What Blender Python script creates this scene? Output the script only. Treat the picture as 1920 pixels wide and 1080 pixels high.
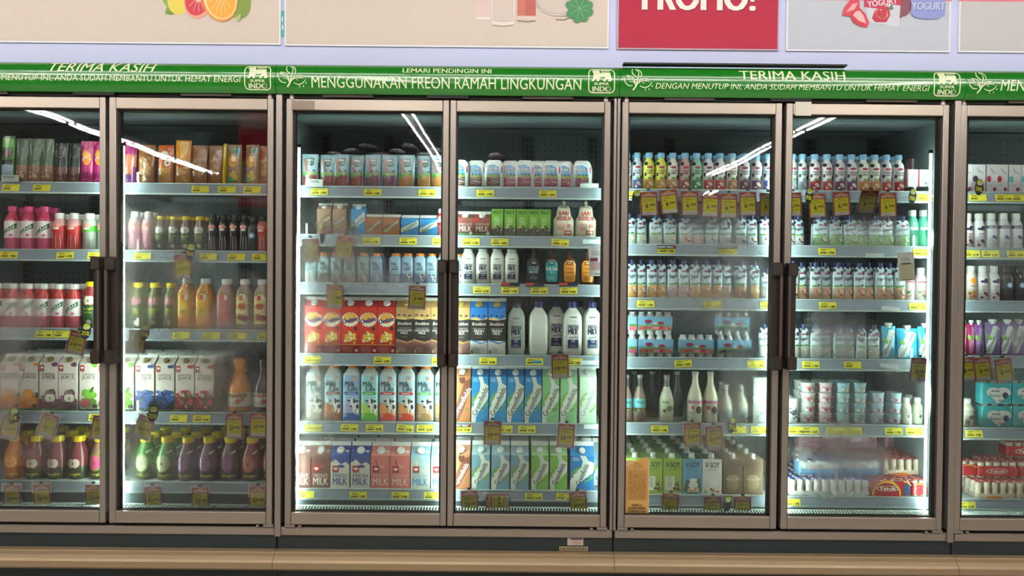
import bpy, math, random
from mathutils import Vector, Matrix
from mathutils.geometry import tessellate_polygon
for _o in list(bpy.data.objects): bpy.data.objects.remove(_o)
scene = bpy.context.scene
# ------------------------------------------------------------------ camera, light, exposure
F = 1387.0; CY = -3.3; PITCH = math.radians(0.9); CZ = 1.5+3.3*math.tan(PITCH); ROLL = math.radians(0.52)
cam_data = bpy.data.cameras.new('camera'); cam = bpy.data.objects.new('camera', cam_data)
scene.collection.objects.link(cam); scene.camera = cam
cam_data.sensor_width = 36; cam_data.lens = 36*F/1920; cam_data.clip_start = .05
cam.location = (0, CY, CZ)
cam.rotation_euler = (Matrix.Rotation(math.pi/2-PITCH, 4, 'X') @ Matrix.Rotation(ROLL, 4, 'Z')).to_euler()
scene.view_settings.view_transform = 'Standard'; scene.view_settings.look = 'None'
scene.view_settings.exposure = 0.0; scene.view_settings.gamma = 1.0
scene.view_settings.use_curve_mapping = False
cs = scene.cycles
cs.max_bounces = 7; cs.diffuse_bounces = 3; cs.glossy_bounces = 3; cs.transparent_max_bounces = 16
cs.transmission_bounces = 4; cs.caustics_reflective = False; cs.caustics_refractive = False
cs.sample_clamp_indirect = 4.0; cs.use_denoising = True
world = bpy.data.worlds.new('world'); scene.world = world; world.use_nodes = True
world.node_tree.nodes['Background'].inputs[0].default_value = (.80, .84, .95, 1)
world.node_tree.nodes['Background'].inputs[1].default_value = .25
NEAR_E = 24.0      # row close to the cases
TUBE_E = 72.0       # ceiling tubes
LED_E = 42.0       # tubes inside the cases
SC, SS = math.cos(ROLL), math.sin(ROLL)
def W(px, py, y):
    u = (px-960)/F; v = (540-py)/F; a = u*SC-v*SS; b = u*SS+v*SC; cp, sp = math.cos(PITCH), math.sin(PITCH)
    t = (y-CY)/(cp+b*sp)
    return (a*t, y, CZ+(b*cp-sp)*t)
def Wx(px, y, py=560): return W(px, py, y)[0]
def Wz(py, y, px=960): return W(px, py, y)[2]
def lin(h):
    if isinstance(h, (tuple, list)): return tuple(h[:3])
    h = h.lstrip('#')
    if len(h) == 3: h = ''.join(a+a for a in h)
    r = []
    for i in (0, 2, 4):
        c = int(h[i:i+2], 16)/255
        r.append(c/12.92 if c < .04045 else ((c+.055)/1.055)**2.4)
    return tuple(r)
# ------------------------------------------------------------------ materials
MATS = {}
def mat(name, col=None, rough=.5, metal=0, noise=.06, nscale=30, bump=0, bscale=60, coat=0, emis=0, trans=0, attr=False, spec=.5, stretch=None):
    if name in MATS: return MATS[name]
    m = bpy.data.materials.new(name); m.use_nodes = True; nt = m.node_tree; b = nt.nodes['Principled BSDF']
    b.inputs['Roughness'].default_value = rough; b.inputs['Metallic'].default_value = metal
    b.inputs['Specular IOR Level'].default_value = spec
    b.inputs['Coat Weight'].default_value = coat; b.inputs['Coat Roughness'].default_value = .12
    tc = nt.nodes.new('ShaderNodeTexCoord'); mp = nt.nodes.new('ShaderNodeMapping')
    nt.links.new(tc.outputs['Object'], mp.inputs[0])
    if stretch: mp.inputs['Scale'].default_value = stretch
    n = nt.nodes.new('ShaderNodeTexNoise'); n.inputs['Scale'].default_value = nscale; nt.links.new(mp.outputs[0], n.inputs[0])
    mix = nt.nodes.new('ShaderNodeMix'); mix.data_type = 'RGBA'; mix.blend_type = 'MULTIPLY'; mix.inputs[0].default_value = 1
    cr = nt.nodes.new('ShaderNodeMapRange'); cr.inputs[3].default_value = 1-noise; cr.inputs[4].default_value = 1+noise
    nt.links.new(n.outputs[0], cr.inputs[0])
    if attr:
        a = nt.nodes.new('ShaderNodeAttribute'); a.attribute_name = 'Col'; nt.links.new(a.outputs['Color'], mix.inputs[6])
    else: mix.inputs[6].default_value = (*lin(col), 1)
    nt.links.new(cr.outputs[0], mix.inputs[7]); nt.links.new(mix.outputs[2], b.inputs['Base Color'])
    if emis:
        b.inputs['Emission Color'].default_value = (*lin(col), 1); b.inputs['Emission Strength'].default_value = emis
    if bump:
        bn = nt.nodes.new('ShaderNodeTexNoise'); bn.inputs['Scale'].default_value = bscale; nt.links.new(mp.outputs[0], bn.inputs[0])
        bp = nt.nodes.new('ShaderNodeBump'); bp.inputs['Strength'].default_value = bump; bp.inputs['Distance'].default_value = .01
        nt.links.new(bn.outputs[0], bp.inputs['Height']); nt.links.new(bp.outputs[0], b.inputs['Normal'])
    MATS[name] = m; return m
PRINT = mat('printed_card', attr=True, rough=.42, noise=.03)
PLAST = mat('coloured_plastic', attr=True, rough=.28, noise=.03, coat=.25)
FILM = mat('glossy_film', attr=True, rough=.22, noise=.08, bump=.35, bscale=45, coat=.3)
PAPER = mat('paper_card', attr=True, rough=.75, noise=.04)
METAL = mat('bronze_anodised_metal', '#9c938b', rough=.36, metal=.72, noise=.05, nscale=8, stretch=(1, 1, .05))
METALH = mat('bronze_brushed_rail', '#a0958a', rough=.36, metal=.72, noise=.05, nscale=8, stretch=(.05, 1, 8))
DARK = mat('black_rubber', '#15110f', rough=.6)
DPLAS = mat('dark_brown_plastic', '#2a201b', rough=.35)
RAILM = mat('grey_price_rail', '#84929c', rough=.4, noise=.04)
WHITEM = mat('white_enamel', '#dfe9e6', rough=.4)
INTER = mat('grey_liner', '#6f7b7d', rough=.55)
LEDM = mat('led_tube', '#e6fff3', emis=LED_E)
TUBEM = mat('ceiling_tube', '#fff8f0', emis=TUBE_E)
NEARM = mat('ceiling_tube_soft', '#fff8f4', emis=NEAR_E)
def mat_glass(name, fog_glow=(), seed=0, refl=1.55, base=.0):
    m = bpy.data.materials.new(name); m.use_nodes = True; nt = m.node_tree; nt.nodes.clear(); N = nt.nodes.new; L = nt.links.new
    out = N('ShaderNodeOutputMaterial'); tr = N('ShaderNodeBsdfTransparent'); tr.inputs[0].default_value = (.965, .985, .975, 1) if fog_glow else (.988, .992, .99, 1)
    gl = N('ShaderNodeBsdfGlossy'); gl.inputs['Roughness'].default_value = .015
    tc = N('ShaderNodeTexCoord')
    wn = N('ShaderNodeTexNoise'); wn.inputs['Scale'].default_value = 1.6; L(tc.outputs['Object'], wn.inputs[0])
    bp = N('ShaderNodeBump'); bp.inputs['Strength'].default_value = .16; bp.inputs['Distance'].default_value = .01
    L(wn.outputs[0], bp.inputs['Height']); L(bp.outputs[0], gl.inputs['Normal'])
    fr = N('ShaderNodeFresnel'); fr.inputs[0].default_value = refl
    mx = N('ShaderNodeMixShader'); L(fr.outputs[0], mx.inputs[0]); L(tr.outputs[0], mx.inputs[1]); L(gl.outputs[0], mx.inputs[2])
    last = mx
    if fog_glow:
        sep = N('ShaderNodeSeparateXYZ'); L(tc.outputs['Object'], sep.inputs[0])
        acc = None
        def M(op, a, b=None, clamp=False):
            n = N('ShaderNodeMath'); n.operation = op; n.use_clamp = clamp
            for i, q in enumerate((a, b)):
                if q is None: continue
                if isinstance(q, (int, float)): n.inputs[i].default_value = q
                else: L(q, n.inputs[i])
            return n.outputs[0]
        wn2 = N('ShaderNodeTexNoise'); wn2.inputs['Scale'].default_value = 4.5; wn2.inputs['Detail'].default_value = 3; L(tc.outputs['Object'], wn2.inputs[0]); sc = N('ShaderNodeSeparateColor'); L(wn2.outputs['Color'], sc.inputs[0])
        wx = M('MULTIPLY', M('SUBTRACT', sc.outputs[0], .5), 1.9); wz = M('MULTIPLY', M('SUBTRACT', sc.outputs[1], .5), 1.9)
        for cx, cz, rx, rz, s in fog_glow:
            a = M('ADD', M('DIVIDE', M('SUBTRACT', sep.outputs[0], cx), rx), wx); b = M('ADD', M('DIVIDE', M('SUBTRACT', sep.outputs[2], cz), rz), wz)
            d = M('ADD', M('MULTIPLY', a, a), M('MULTIPLY', b, b))
            f0 = M('SUBTRACT', 1, d, True); f = M('MULTIPLY', M('MULTIPLY', f0, f0), s*1.1)
            acc = f if acc is None else M('ADD', acc, f)
        n1 = N('ShaderNodeTexNoise'); n1.inputs['Scale'].default_value = 5.5; n1.inputs['Detail'].default_value = 5; L(tc.outputs['Object'], n1.inputs[0])
        k = M('ADD', .45, M('MULTIPLY', n1.outputs[0], 1.0))
        n2 = N('ShaderNodeTexNoise'); n2.inputs['Scale'].default_value = 170; L(tc.outputs['Object'], n2.inputs[0])
        g = M('ADD', .72, M('MULTIPLY', n2.outputs[0], .5))
        acc = M('MULTIPLY', M('MULTIPLY', acc, k), g); acc = M('MULTIPLY', M('SUBTRACT', 1, M('POWER', 2.718, M('MULTIPLY', acc, -1.3))), .85)
        tl = N('ShaderNodeBsdfTranslucent'); tl.inputs[0].default_value = (.93, .97, .95, 1)
        df = N('ShaderNodeBsdfDiffuse'); df.inputs[0].default_value = (.85, .87, .86, 1)
        m1 = N('ShaderNodeMixShader'); m1.inputs[0].default_value = .35; L(tl.outputs[0], m1.inputs[1]); L(df.outputs[0], m1.inputs[2])
        rf = N('ShaderNodeBsdfRefraction'); rf.inputs['Color'].default_value = (.97, .99, .98, 1); rf.inputs['Roughness'].default_value = .38; rf.inputs['IOR'].default_value = 1.25
        m3 = N('ShaderNodeMixShader'); m3.inputs[0].default_value = .5; L(m1.outputs[0], m3.inputs[1]); L(rf.outputs[0], m3.inputs[2])
        m2 = N('ShaderNodeMixShader'); L(acc, m2.inputs[0]); L(mx.outputs[0], m2.inputs[1]); L(m3.outputs[0], m2.inputs[2]); last = m2
    L(last.outputs[0], out.inputs[0]); return m
ACRYL = mat_glass('clear_acrylic', refl=1.35)
# ------------------------------------------------------------------ geometry kit
class G:
    """collects faces with a colour each; U scales the numbers to metres"""
    def __init__(s, U=1.0): s.v = []; s.f = []; s.c = []; s.m = []; s.sm = []; s.U = U
    def add(s, vs, fs, col='#888', mi=0, smooth=False):
        b = len(s.v); s.v += [tuple(p) for p in vs]; col = lin(col) if not callable(col) else col
        for f in fs:
            s.f.append(tuple(b+i for i in f)); s.m.append(mi); s.sm.append(smooth)
            if callable(col):
                z = sum(vs[i][2] for i in f)/len(f); s.c.append(lin(col(z)))
            else: s.c.append(col)
    def box(s, x0, x1, y0, y1, z0, z1, col='#888', mi=0):
        v = [(x, y, z) for z in (z0, z1) for y in (y0, y1) for x in (x0, x1)]
        s.add(v, [(0, 2, 3, 1), (4, 5, 7, 6), (0, 1, 5, 4), (2, 6, 7, 3), (0, 4, 6, 2), (1, 3, 7, 5)], col, mi); return s
    def bbox(s, x0, x1, y0, y1, z0, z1, b, col='#888', mi=0):
        """box with chamfered vertical/horizontal front edges"""
        secs = []
        v = []
        for z, i in ((z0, b), (z0+b, 0), (z1-b, 0), (z1, b)):
            r = i
            q = [(x0+r+b*(r == 0), y0+r), (x1-r-b*(r == 0), y0+r), (x1-r, y0+r+b*(r == 0)), (x1-r, y1-r), (x0+r, y1-r), (x0+r, y0+r+b*(r == 0))]
            v += [(a, c, z) for a, c in q]
        fs = [tuple(range(5, -1, -1)), tuple(range(18, 24))]
        for k in range(3):
            for i in range(6):
                j = (i+1) % 6; fs.append((k*6+i, k*6+j, k*6+6+j, k*6+6+i))
        s.add(v, fs, col, mi); return s
    def loft(s, secs, col='#888', p=2.0, seg=24, cx=0, cy=0, mi=0, cap=True, smooth=True, crump=0, seed=1):
        rnd = random.Random(seed); v = []
        for q in secs:
            z, rx, ry = q[:3]; oy = q[3] if len(q) > 3 else 0; ox = q[4] if len(q) > 4 else 0
            for i in range(seg):
                a = 2*math.pi*(i+.5)/seg; c, n = math.cos(a), math.sin(a)
                jx = rnd.uniform(-1, 1)*crump; jy = rnd.uniform(-1, 1)*crump
                v.append((cx+ox+rx*math.copysign(abs(c)**(2/p), c)+jx*.6, cy+oy+ry*math.copysign(abs(n)**(2/p), n)+jy, z+jx*.4))
        fs = []
        for k in range(len(secs)-1):
            for i in range(seg):
                j = (i+1) % seg; fs.append((k*seg+i, k*seg+j, (k+1)*seg+j, (k+1)*seg+i))
        s.add(v, fs, col, mi, smooth)
        if cap:
            n = (len(secs)-1)*seg
            s.add(v[:seg], [tuple(range(seg-1, -1, -1))], col, mi); s.add(v[n:], [tuple(range(seg))], col, mi)
        return s
    def cyl(s, c, ax, r, h, col='#888', seg=16, mi=0, r2=None):
        ax = Vector(ax).normalized(); t = ax.orthogonal().normalized(); u = ax.cross(t); c = Vector(c); v = []
        for k, rr in ((0, r), (1, r if r2 is None else r2)):
            for i in range(seg):
                a = 2*math.pi*i/seg; v.append(tuple(c+ax*(h*k)+(t*math.cos(a)+u*math.sin(a))*rr))
        s.add(v, [(i, (i+1) % seg, seg+(i+1) % seg, seg+i) for i in range(seg)], col, mi, True)
        s.add(v[:seg], [tuple(range(seg-1, -1, -1))], col, mi); s.add(v[seg:], [tuple(range(seg))], col, mi); return s
    def mesh(s, name, mats):
        me = bpy.data.meshes.new(name); me.from_pydata([(a*s.U, b*s.U, c*s.U) for a, b, c in s.v], [], s.f)
        ca = me.color_attributes.new('Col', 'FLOAT_COLOR', 'CORNER'); arr = []
        for f, c in zip(me.polygons, s.c): arr += [c[0], c[1], c[2], 1.0]*f.loop_total
        ca.data.foreach_set('color', arr)
        me.polygons.foreach_set('material_index', s.m); me.polygons.foreach_set('use_smooth', s.sm)
        for q in (mats if isinstance(mats, (list, tuple)) else [mats]): me.materials.append(q)
        me.update()
        if any(s.sm): me.set_sharp_from_angle(angle=math.radians(42))
        return me
    def obj(s, name, mats, parent=None, loc=None):
        o = bpy.data.objects.new(name, s.mesh(name, mats)); scene.collection.objects.link(o)
        if parent: o.parent = parent
        if loc: o.location = loc
        return o
_GL = {}
def glyphs(t, bold=0, shear=0, cuts=0):
    k = (t, bold, shear, cuts)
    if k in _GL: return _GL[k]
    cu = bpy.data.curves.new('t', 'FONT'); cu.body = t; cu.offset = bold; cu.shear = shear; cu.resolution_u = 3
    ob = bpy.data.objects.new('t', cu); me = bpy.data.meshes.new_from_object(ob)
    if cuts:
        import bmesh
        bm = bmesh.new(); bm.from_mesh(me); zs = [v.co.y for v in bm.verts]; a, b = min(zs), max(zs)
        for i in range(1, cuts):
            bmesh.ops.bisect_plane(bm, geom=bm.verts[:]+bm.edges[:]+bm.faces[:], plane_co=(0, a+(b-a)*i/cuts, 0), plane_no=(0, 1, 0))
        bm.to_mesh(me); bm.free()
    vs = [(v.co.x, v.co.y) for v in me.vertices]; fs = [tuple(p.vertices) for p in me.polygons]
    bpy.data.objects.remove(ob); bpy.data.curves.remove(cu); bpy.data.meshes.remove(me)
    x0 = min(a for a, b in vs); x1 = max(a for a, b in vs); z0 = min(b for a, b in vs); z1 = max(b for a, b in vs)
    vs = [((a-x0)/(x1-x0)-.5, (b-z0)/(z1-z0)-.5) for a, b in vs]
    _GL[k] = (vs, fs, (x1-x0)/(z1-z0)); return _GL[k]
class C:
    """a printed face: shapes laid on the front surface fy(x, z) of a thing"""
    def __init__(s, g, fy=lambda x, z: 0, k0=.25, dk=.05, mi=0, cuts=0, grid=None):
        s.g = g; s.fy = fy; s.k = k0; s.dk = dk; s.mi = mi; s.cuts = cuts; s.grid = grid or getattr(fy, 'grid', None)
    def _a(s, pts, fs, col):
        if s.grid:
            gx, gz = s.grid; xs = [a for a, b in pts]; zs = [b for a, b in pts]
            if max(xs)-min(xs) > gx*1.2 or max(zs)-min(zs) > gz*1.2: pts, fs = cutgrid(pts, fs, gx, gz)
        s.g.add([(x, s.fy(x, z)-s.k, z) for x, z in pts], fs, col, s.mi)
    def r(s, x0, x1, z0, z1, col, n=1):
        s.k += s.dk; P = []; m = n
        mz = max(1, s.cuts and 5)
        for j in range(mz+1):
            for i in range(m+1): P.append((x0+(x1-x0)*i/m, z0+(z1-z0)*j/mz))
        s._a(P, [(j*(m+1)+i, j*(m+1)+i+1, (j+1)*(m+1)+i+1, (j+1)*(m+1)+i) for j in range(mz) for i in range(m)], col); return s
    def e(s, cx, cz, rx, rz, col, n=18, rot=0):
        s.k += s.dk; c, q = math.cos(rot), math.sin(rot)
        P = [(cx, cz)]
        for rr in (.55, 1):
            for i in range(n):
                a = 2*math.pi*i/n; x, z = rx*rr*math.cos(a), rz*rr*math.sin(a); P.append((cx+x*c-z*q, cz+x*q+z*c))
        f = [(0, 1+i, 1+(i+1) % n) for i in range(n)]+[(1+i, 1+n+i, 1+n+(i+1) % n, 1+(i+1) % n) for i in range(n)]
        s._a(P, f, col); return s
    def p(s, pts, col):
        s.k += s.dk; t = tessellate_polygon([[Vector((a, b, 0)) for a, b in pts]])
        s._a(pts, [tuple(reversed(q)) if _cw(pts, q) else tuple(q) for q in t], col); return s
    def cv(s, pts, w, col):
        q = []; ws = []; n = len(pts); wl = w if isinstance(w, (list, tuple)) else [w]*n
        for i in range(n-1):
            p0, p1, p2, p3 = pts[max(i-1, 0)], pts[i], pts[i+1], pts[min(i+2, n-1)]
            for k in range(5):
                t = k/5; f = lambda a, b, c, d: .5*(2*b+(c-a)*t+(2*a-5*b+4*c-d)*t*t+(3*b-a-3*c+d)*t**3)
                q.append((f(p0[0], p1[0], p2[0], p3[0]), f(p0[1], p1[1], p2[1], p3[1]))); ws.append(wl[i]+(wl[i+1]-wl[i])*t)
        return s.st(q+[pts[-1]], ws+[wl[-1]], col)
    def st(s, pts, w, col):
        s.k += s.dk; P = []; n = len(pts)
        for i, (x, z) in enumerate(pts):
            a = pts[max(i-1, 0)]; b = pts[min(i+1, n-1)]; dx, dz = b[0]-a[0], b[1]-a[1]; l = math.hypot(dx, dz) or 1
            ww = w[i] if isinstance(w, (list, tuple)) else w
            P += [(x-dz/l*ww/2, z+dx/l*ww/2), (x+dz/l*ww/2, z-dx/l*ww/2)]
        s._a(P, [(2*i, 2*i+1, 2*i+3, 2*i+2) for i in range(n-1)], col); return s
    def t(s, t, cx, cz, w, h, col, rot=0, bold=0, shear=0):
        s.k += s.dk; vs, fs, _ = glyphs(t, 0, shear, s.cuts); n_ = len(t); c, q = math.cos(math.radians(rot)), math.sin(math.radians(rot))
        b_ = min(bold, .06)*h*.8
        for o in ((0,) if not bold else (-b_, b_) if bold < .05 else (-b_, 0, b_)):
            s.k += s.dk*.1; s._a([(cx+(a*(w-2*b_)+o)*c-b*h*q, cz+(a*(w-2*b_)+o)*q+b*h*c) for a, b in vs], fs, col)
        return s
    def lines(s, x0, x1, z, n, dz, col, h=.5, seed=0):
        r = random.Random(seed)
        for i in range(n): s.r(x0+(x1-x0)*r.uniform(0, .15), x1-(x1-x0)*r.uniform(0, .4), z-i*dz, z-i*dz+h, col); s.k -= s.dk
        return s
    def scat(s, x0, x1, z0, z1, n, r, cols, seed=0):
        q = random.Random(seed)
        for i in range(n):
            rr = r*q.uniform(.7, 1.2); s.e(q.uniform(x0+rr, x1-rr), q.uniform(z0+rr, z1-rr), rr, rr*q.uniform(.85, 1), q.choice(cols), 9); s.k -= s.dk*.7
        return s
def cutgrid(pts, fs, gx, gz):
    import bmesh
    bm = bmesh.new(); vs = [bm.verts.new((a, b, 0)) for a, b in pts]
    for f in fs:
        try: bm.faces.new([vs[i] for i in f])
        except ValueError: pass
    for ax, st in ((0, gx), (1, gz)):
        q = [p[ax] for p in pts]; k = math.floor(min(q)/st)+1
        while k*st < max(q):
            co = [0, 0, 0]; no = [0, 0, 0]; co[ax] = k*st; no[ax] = 1
            bmesh.ops.bisect_plane(bm, geom=bm.verts[:]+bm.edges[:]+bm.faces[:], plane_co=co, plane_no=no, dist=1e-6); k += 1
    bm.verts.index_update(); r = [(v.co.x, v.co.y) for v in bm.verts], [tuple(v.index for v in f.verts) for f in bm.faces]; bm.free(); return r
def _cw(pts, q):
    a, b, c = (pts[i] for i in q); return (b[0]-a[0])*(c[1]-a[1])-(b[1]-a[1])*(c[0]-a[0]) < 0
def prof(secs, p=2.0):
    """front surface of a loft"""
    def fy(x, z):
        q = secs[0]
        if z >= secs[-1][0]: rx, ry, oy = secs[-1][1], secs[-1][2], (secs[-1][3] if len(secs[-1]) > 3 else 0)
        elif z <= q[0]: rx, ry, oy = q[1], q[2], (q[3] if len(q) > 3 else 0)
        else:
            for a, b in zip(secs, secs[1:]):
                if a[0] <= z <= b[0] and b[0] > a[0]:
                    t = (z-a[0])/(b[0]-a[0]); rx = a[1]+(b[1]-a[1])*t; ry = a[2]+(b[2]-a[2])*t
                    oa = a[3] if len(a) > 3 else 0; ob = b[3] if len(b) > 3 else 0; oy = oa+(ob-oa)*t; break
        u = min(abs(x)/max(rx, 1e-6), .985)
        return oy-ry*(1-u**p)**(1/p)
    fy.grid = (2.2, 7.0)
    return fy
# ------------------------------------------------------------------ things
ORD = ['first', 'second', 'third', 'fourth', 'fifth', 'sixth', 'seventh', 'eighth', 'ninth', 'tenth', 'eleventh', 'twelfth', 'thirteenth', 'fourteenth', 'fifteenth', 'sixteenth', 'seventeenth', 'eighteenth', 'nineteenth', 'twentieth']
REG = []
def thing(name, cat, label=None, group=None, loc=(0, 0, 0)):
    o = bpy.data.objects.new(name, None); scene.collection.objects.link(o); o.location = loc; o.empty_display_size = .05
    o['category'] = cat
    if label: o['label'] = label
    if group: o['group'] = group
    return o
KINDS = {}
def kind(key, name, cat, look, parts, w, d, h): KINDS[key] = dict(name=name, cat=cat, look=look, parts=parts, w=w*.0025, d=d*.0025, h=h*.0025)
def put(key, x, y, z, door, shelf, depth=0, rz=0, rx=0, ry=0, sx=1, sz=1, look=None, note=None):
    K = KINDS[key]; o = thing(K['name'], K['cat'], loc=(x, y, z)); o.rotation_euler = (rx, ry, rz); o.scale = (sx, 1, sz)
    for nm, me, sub in K['parts']:
        c = bpy.data.objects.new(nm, me); scene.collection.objects.link(c); c.parent = o
        for nm2, me2 in sub:
            c2 = bpy.data.objects.new(nm2, me2); scene.collection.objects.link(c2); c2.parent = c
    REG.append((o, look or K['look'], door, shelf, depth, K, note)); return o
DOORN = ['', 'first door', 'second door', 'third door', 'fourth door', 'fifth door', 'sixth door', 'seventh door']
SHELFN = {1: 'top shelf', 2: 'second shelf', 3: 'third shelf', 4: 'fourth shelf', 5: 'fifth shelf', 6: 'bottom shelf'}
def finish_labels():
    by = {}
    for r in REG: by.setdefault((r[1], r[2], r[3], r[4]), []).append(r)
    for (look, door, shelf, depth), rs in by.items():
        multi = any((look, door, shelf, k) in by for k in (1, 2, 3))
        rs.sort(key=lambda r: (r[0].location.x, r[0].location.z))
        for i, r in enumerate(rs):
            last = shelf if isinstance(shelf, str) else SHELFN[shelf]
            if len(rs) > 1:
                if i == len(rs)-1 and len(rs) > 2: pos = ', rightmost'
                elif i == 0: pos = ', leftmost'
                else: pos = ', '+ORD[i]+' from left'
            else: pos = ''
            dp = f'{ORD[depth]} row, ' if depth else ('front row, ' if multi else '')
            r[0]['label'] = f'{look}{pos}, {dp}{last}, {DOORN[door]}'
            r[0]['group'] = f'{r[5]["cat"]}s of one kind on the {last} behind the {DOORN[door]}'
# ------------------------------------------------------------------ product builders (units: 2.5 mm)
U = .0025
def carton(key, look, w, h, d, side, ops, gh=12, fin=6, top=None, cap='#eef0ea', capr=5, finc='#e9efe9', cat='carton', name='milk_carton', capx=0):
    g = G(U); hb = h-gh-fin; x = w/2; y = d/2; top = top or side
    g.box(-x, x, -y, y, 0, hb, side)
    g.add([(-x, -y, hb), (x, -y, hb), (x, -.7, h-fin), (-x, -.7, h-fin), (-x, y, hb), (x, y, hb), (x, .7, h-fin), (-x, .7, h-fin)],
          [(0, 1, 2, 3), (5, 4, 7, 6)], top)
    g.add([(-x, -y, hb), (-x, y, hb), (-x+2.5, 0, h-fin), (x, -y, hb), (x, y, hb), (x-2.5, 0, h-fin)], [(0, 2, 1), (3, 4, 5)], top)
    g.box(-x, x, -.8, .8, h-fin, h, finc)
    sl = (y-.7)/gh
    c = C(g, lambda a, z: -y if z <= hb else -y+(z-hb)*sl, k0=.12)
    ops(c, w, h, hb)
    parts = [('carton_body', g.mesh(key, PRINT), [])]
    if cap:
        q = G(U); zc = hb+gh*.48; n = Vector((0, -gh, y)).normalized(); q.cyl((capx, -y+gh*.48*sl+.6, zc), n, capr, 4.2, cap, 18)
        q.cyl((capx, -y+gh*.48*sl+.6, zc), n, capr*1.15, 1, cap, 18)
        parts.append(('cap', q.mesh(key+'_cap', PLAST), []))
    kind(key, name, cat, look, parts, w, d, h)
def brick(key, look, w, h, d, side, ops, cap=None, cat='carton', name='drink_carton', slope=0, top=None):
    g = G(U); x, y = w/2, d/2
    g.add([(-x, -y, 0), (x, -y, 0), (x, y, 0), (-x, y, 0), (-x, -y, h-slope), (x, -y, h-slope), (x, y, h), (-x, y, h)],
          [(3, 2, 1, 0), (0, 1, 5, 4), (1, 2, 6, 5), (2, 3, 7, 6), (3, 0, 4, 7)], side)
    g.add([(-x, -y, h-slope), (x, -y, h-slope), (x, y, h), (-x, y, h)], [(0, 1, 2, 3)], top or side)
    ops(C(g, lambda a, z: -y, k0=.12), w, h, h)
    parts = [('carton_body', g.mesh(key, PRINT), [])]
    if cap:
        q = G(U); q.cyl((0, -y+9, h-slope+slope*9/d), (0, -.1, 1), 6.2, 3, cap, 18); q.cyl((0, -y+9, h-slope+slope*9/d+2.6), (0, -.1, 1), 5.2, 6.5, cap, 18)
        parts.append(('cap', q.mesh(key+'_cap', PLAST), []))
    kind(key, name, cat, look, parts, w, d, h)
def bottle(key, look, secs, col, cap, p=2.0, label=None, ops=None, cat='bottle', name='juice_bottle', cops=None, seg=28, m=None):
    """secs (z, rx, ry); cap (z0, z1, r, colour); label (z0, z1, colour); ops draw on the label, cops on the body"""
    g = G(U); g.loft(secs, col, p, seg); f = prof(secs, p)
    if cops: cops(C(g, f, k0=.3), 0, 0, 0)
    sub = []
    if label:
        z0, z1, lc = label[:3]; q = G(U)
        def at(z):
            for a, b in zip(secs, secs[1:]):
                if a[0] <= z <= b[0]:
                    t = (z-a[0])/((b[0]-a[0]) or 1); return a[1]+(b[1]-a[1])*t+.22, a[2]+(b[2]-a[2])*t+.22
            return secs[-1][1:3]
        zs = [z0]+[a[0] for a in secs if z0 < a[0] < z1]+[z1]; ls = [(z, *at(z)) for z in zs]
        q.loft(ls, lc, p, seg, cap=False)
        if ops: ops(C(q, prof(ls, p), k0=.3), 0, z0, z1)
        sub = [('label', q.mesh(key+'_label', PRINT))]
    parts = [('bottle_body', g.mesh(key, m or PLAST), sub)]
    if cap:
        z0, z1, r, cc = cap; q = G(U); q.loft([(z0, r*.96, r*.96), (z0+.6, r, r), (z1-1, r, r), (z1, r*.88, r*.88)], cc, 2, 24)
        for i in range(24):
            a = 2*math.pi*i/24; q.box(r*math.cos(a)-.2, r*math.cos(a)+.2, r*math.sin(a)-.2, r*math.sin(a)+.2, z0+.6, z1-1.2, cc)
        parts.append(('cap', q.mesh(key+'_cap', PLAST), []))
    W_ = 2*max(a[1] for a in secs); D_ = 2*max(a[2] for a in secs)
    kind(key, name, cat, look, parts, W_, D_, max([a[0] for a in secs]+([cap[1]] if cap else [])))
def bag(key, look, w, h, d, col, ops, spout=None, cat='pouch', name='drink_pouch', waist=0, crump=0, seed=1, topw=1.0, round_=0):
    x = w/2; y = d/2
    secs = [(0, x*.97, y*.75), (h*.04, x, y*.95), (h*.2, x, y), (h*.4, x*(1-waist*.5), y*.85), (h*.55, x*(1-waist), y*.7), (h*.7, x*(1-waist*.2)*topw, y*.5),
            (h*.85, x*topw*(1-round_*.25), y*.25), (h*.94, x*topw*(1-round_*.5), .9), (h, x*topw*(1-round_), .5)]
    g = G(U); g.loft(secs, col, 2.3, 26, crump=crump, seed=seed)
    if ops: ops(C(g, prof(secs, 2.3), k0=.35+crump), w, h, h)
    parts = [('pouch_body', g.mesh(key, FILM), [])]
    if spout:
        q = G(U); sx, r, hh, cc = spout
        q.loft([(h-3, r*.6, r*.6), (h+1, r*.6, r*.6), (h+1.2, r, r), (h+1+hh, r*.95, r*.95)], cc, 2, 16, cx=sx); parts.append(('spout_cap', q.mesh(key+'_cap', PLAST), []))
        h += hh+1
    kind(key, name, cat, look, parts, w, d, h)
def apple(c, x, z, r, skin='#b03040', fl='#eceac8'):
    c.e(x-r*.38, z, r*.66, r*.8, skin); c.e(x+r*.38, z, r*.66, r*.8, skin); c.e(x-r*.33, z, r*.56, r*.7, fl); c.e(x+r*.33, z, r*.56, r*.7, fl); c.e(x, z-r*.05, r*.12, r*.25, '#7a5a30')
def orange_(c, x, z, r): c.e(x, z, r, r, '#f08a1c'); c.e(x, z, r*.84, r*.84, '#fbd9a0'); c.e(x, z, r*.76, r*.76, '#f7a22e'); [c.st([(x, z), (x+r*.7*math.cos(a), z+r*.7*math.sin(a))], .3, '#fbd9a0') for a in [k*.785 for k in range(8)]]
def leaf(c, x, z, l, a, col='#3f7a2e'): c.e(x, z, l, l*.38, col, 10, a)
def noop(c, w, z0, z1): pass
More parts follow.
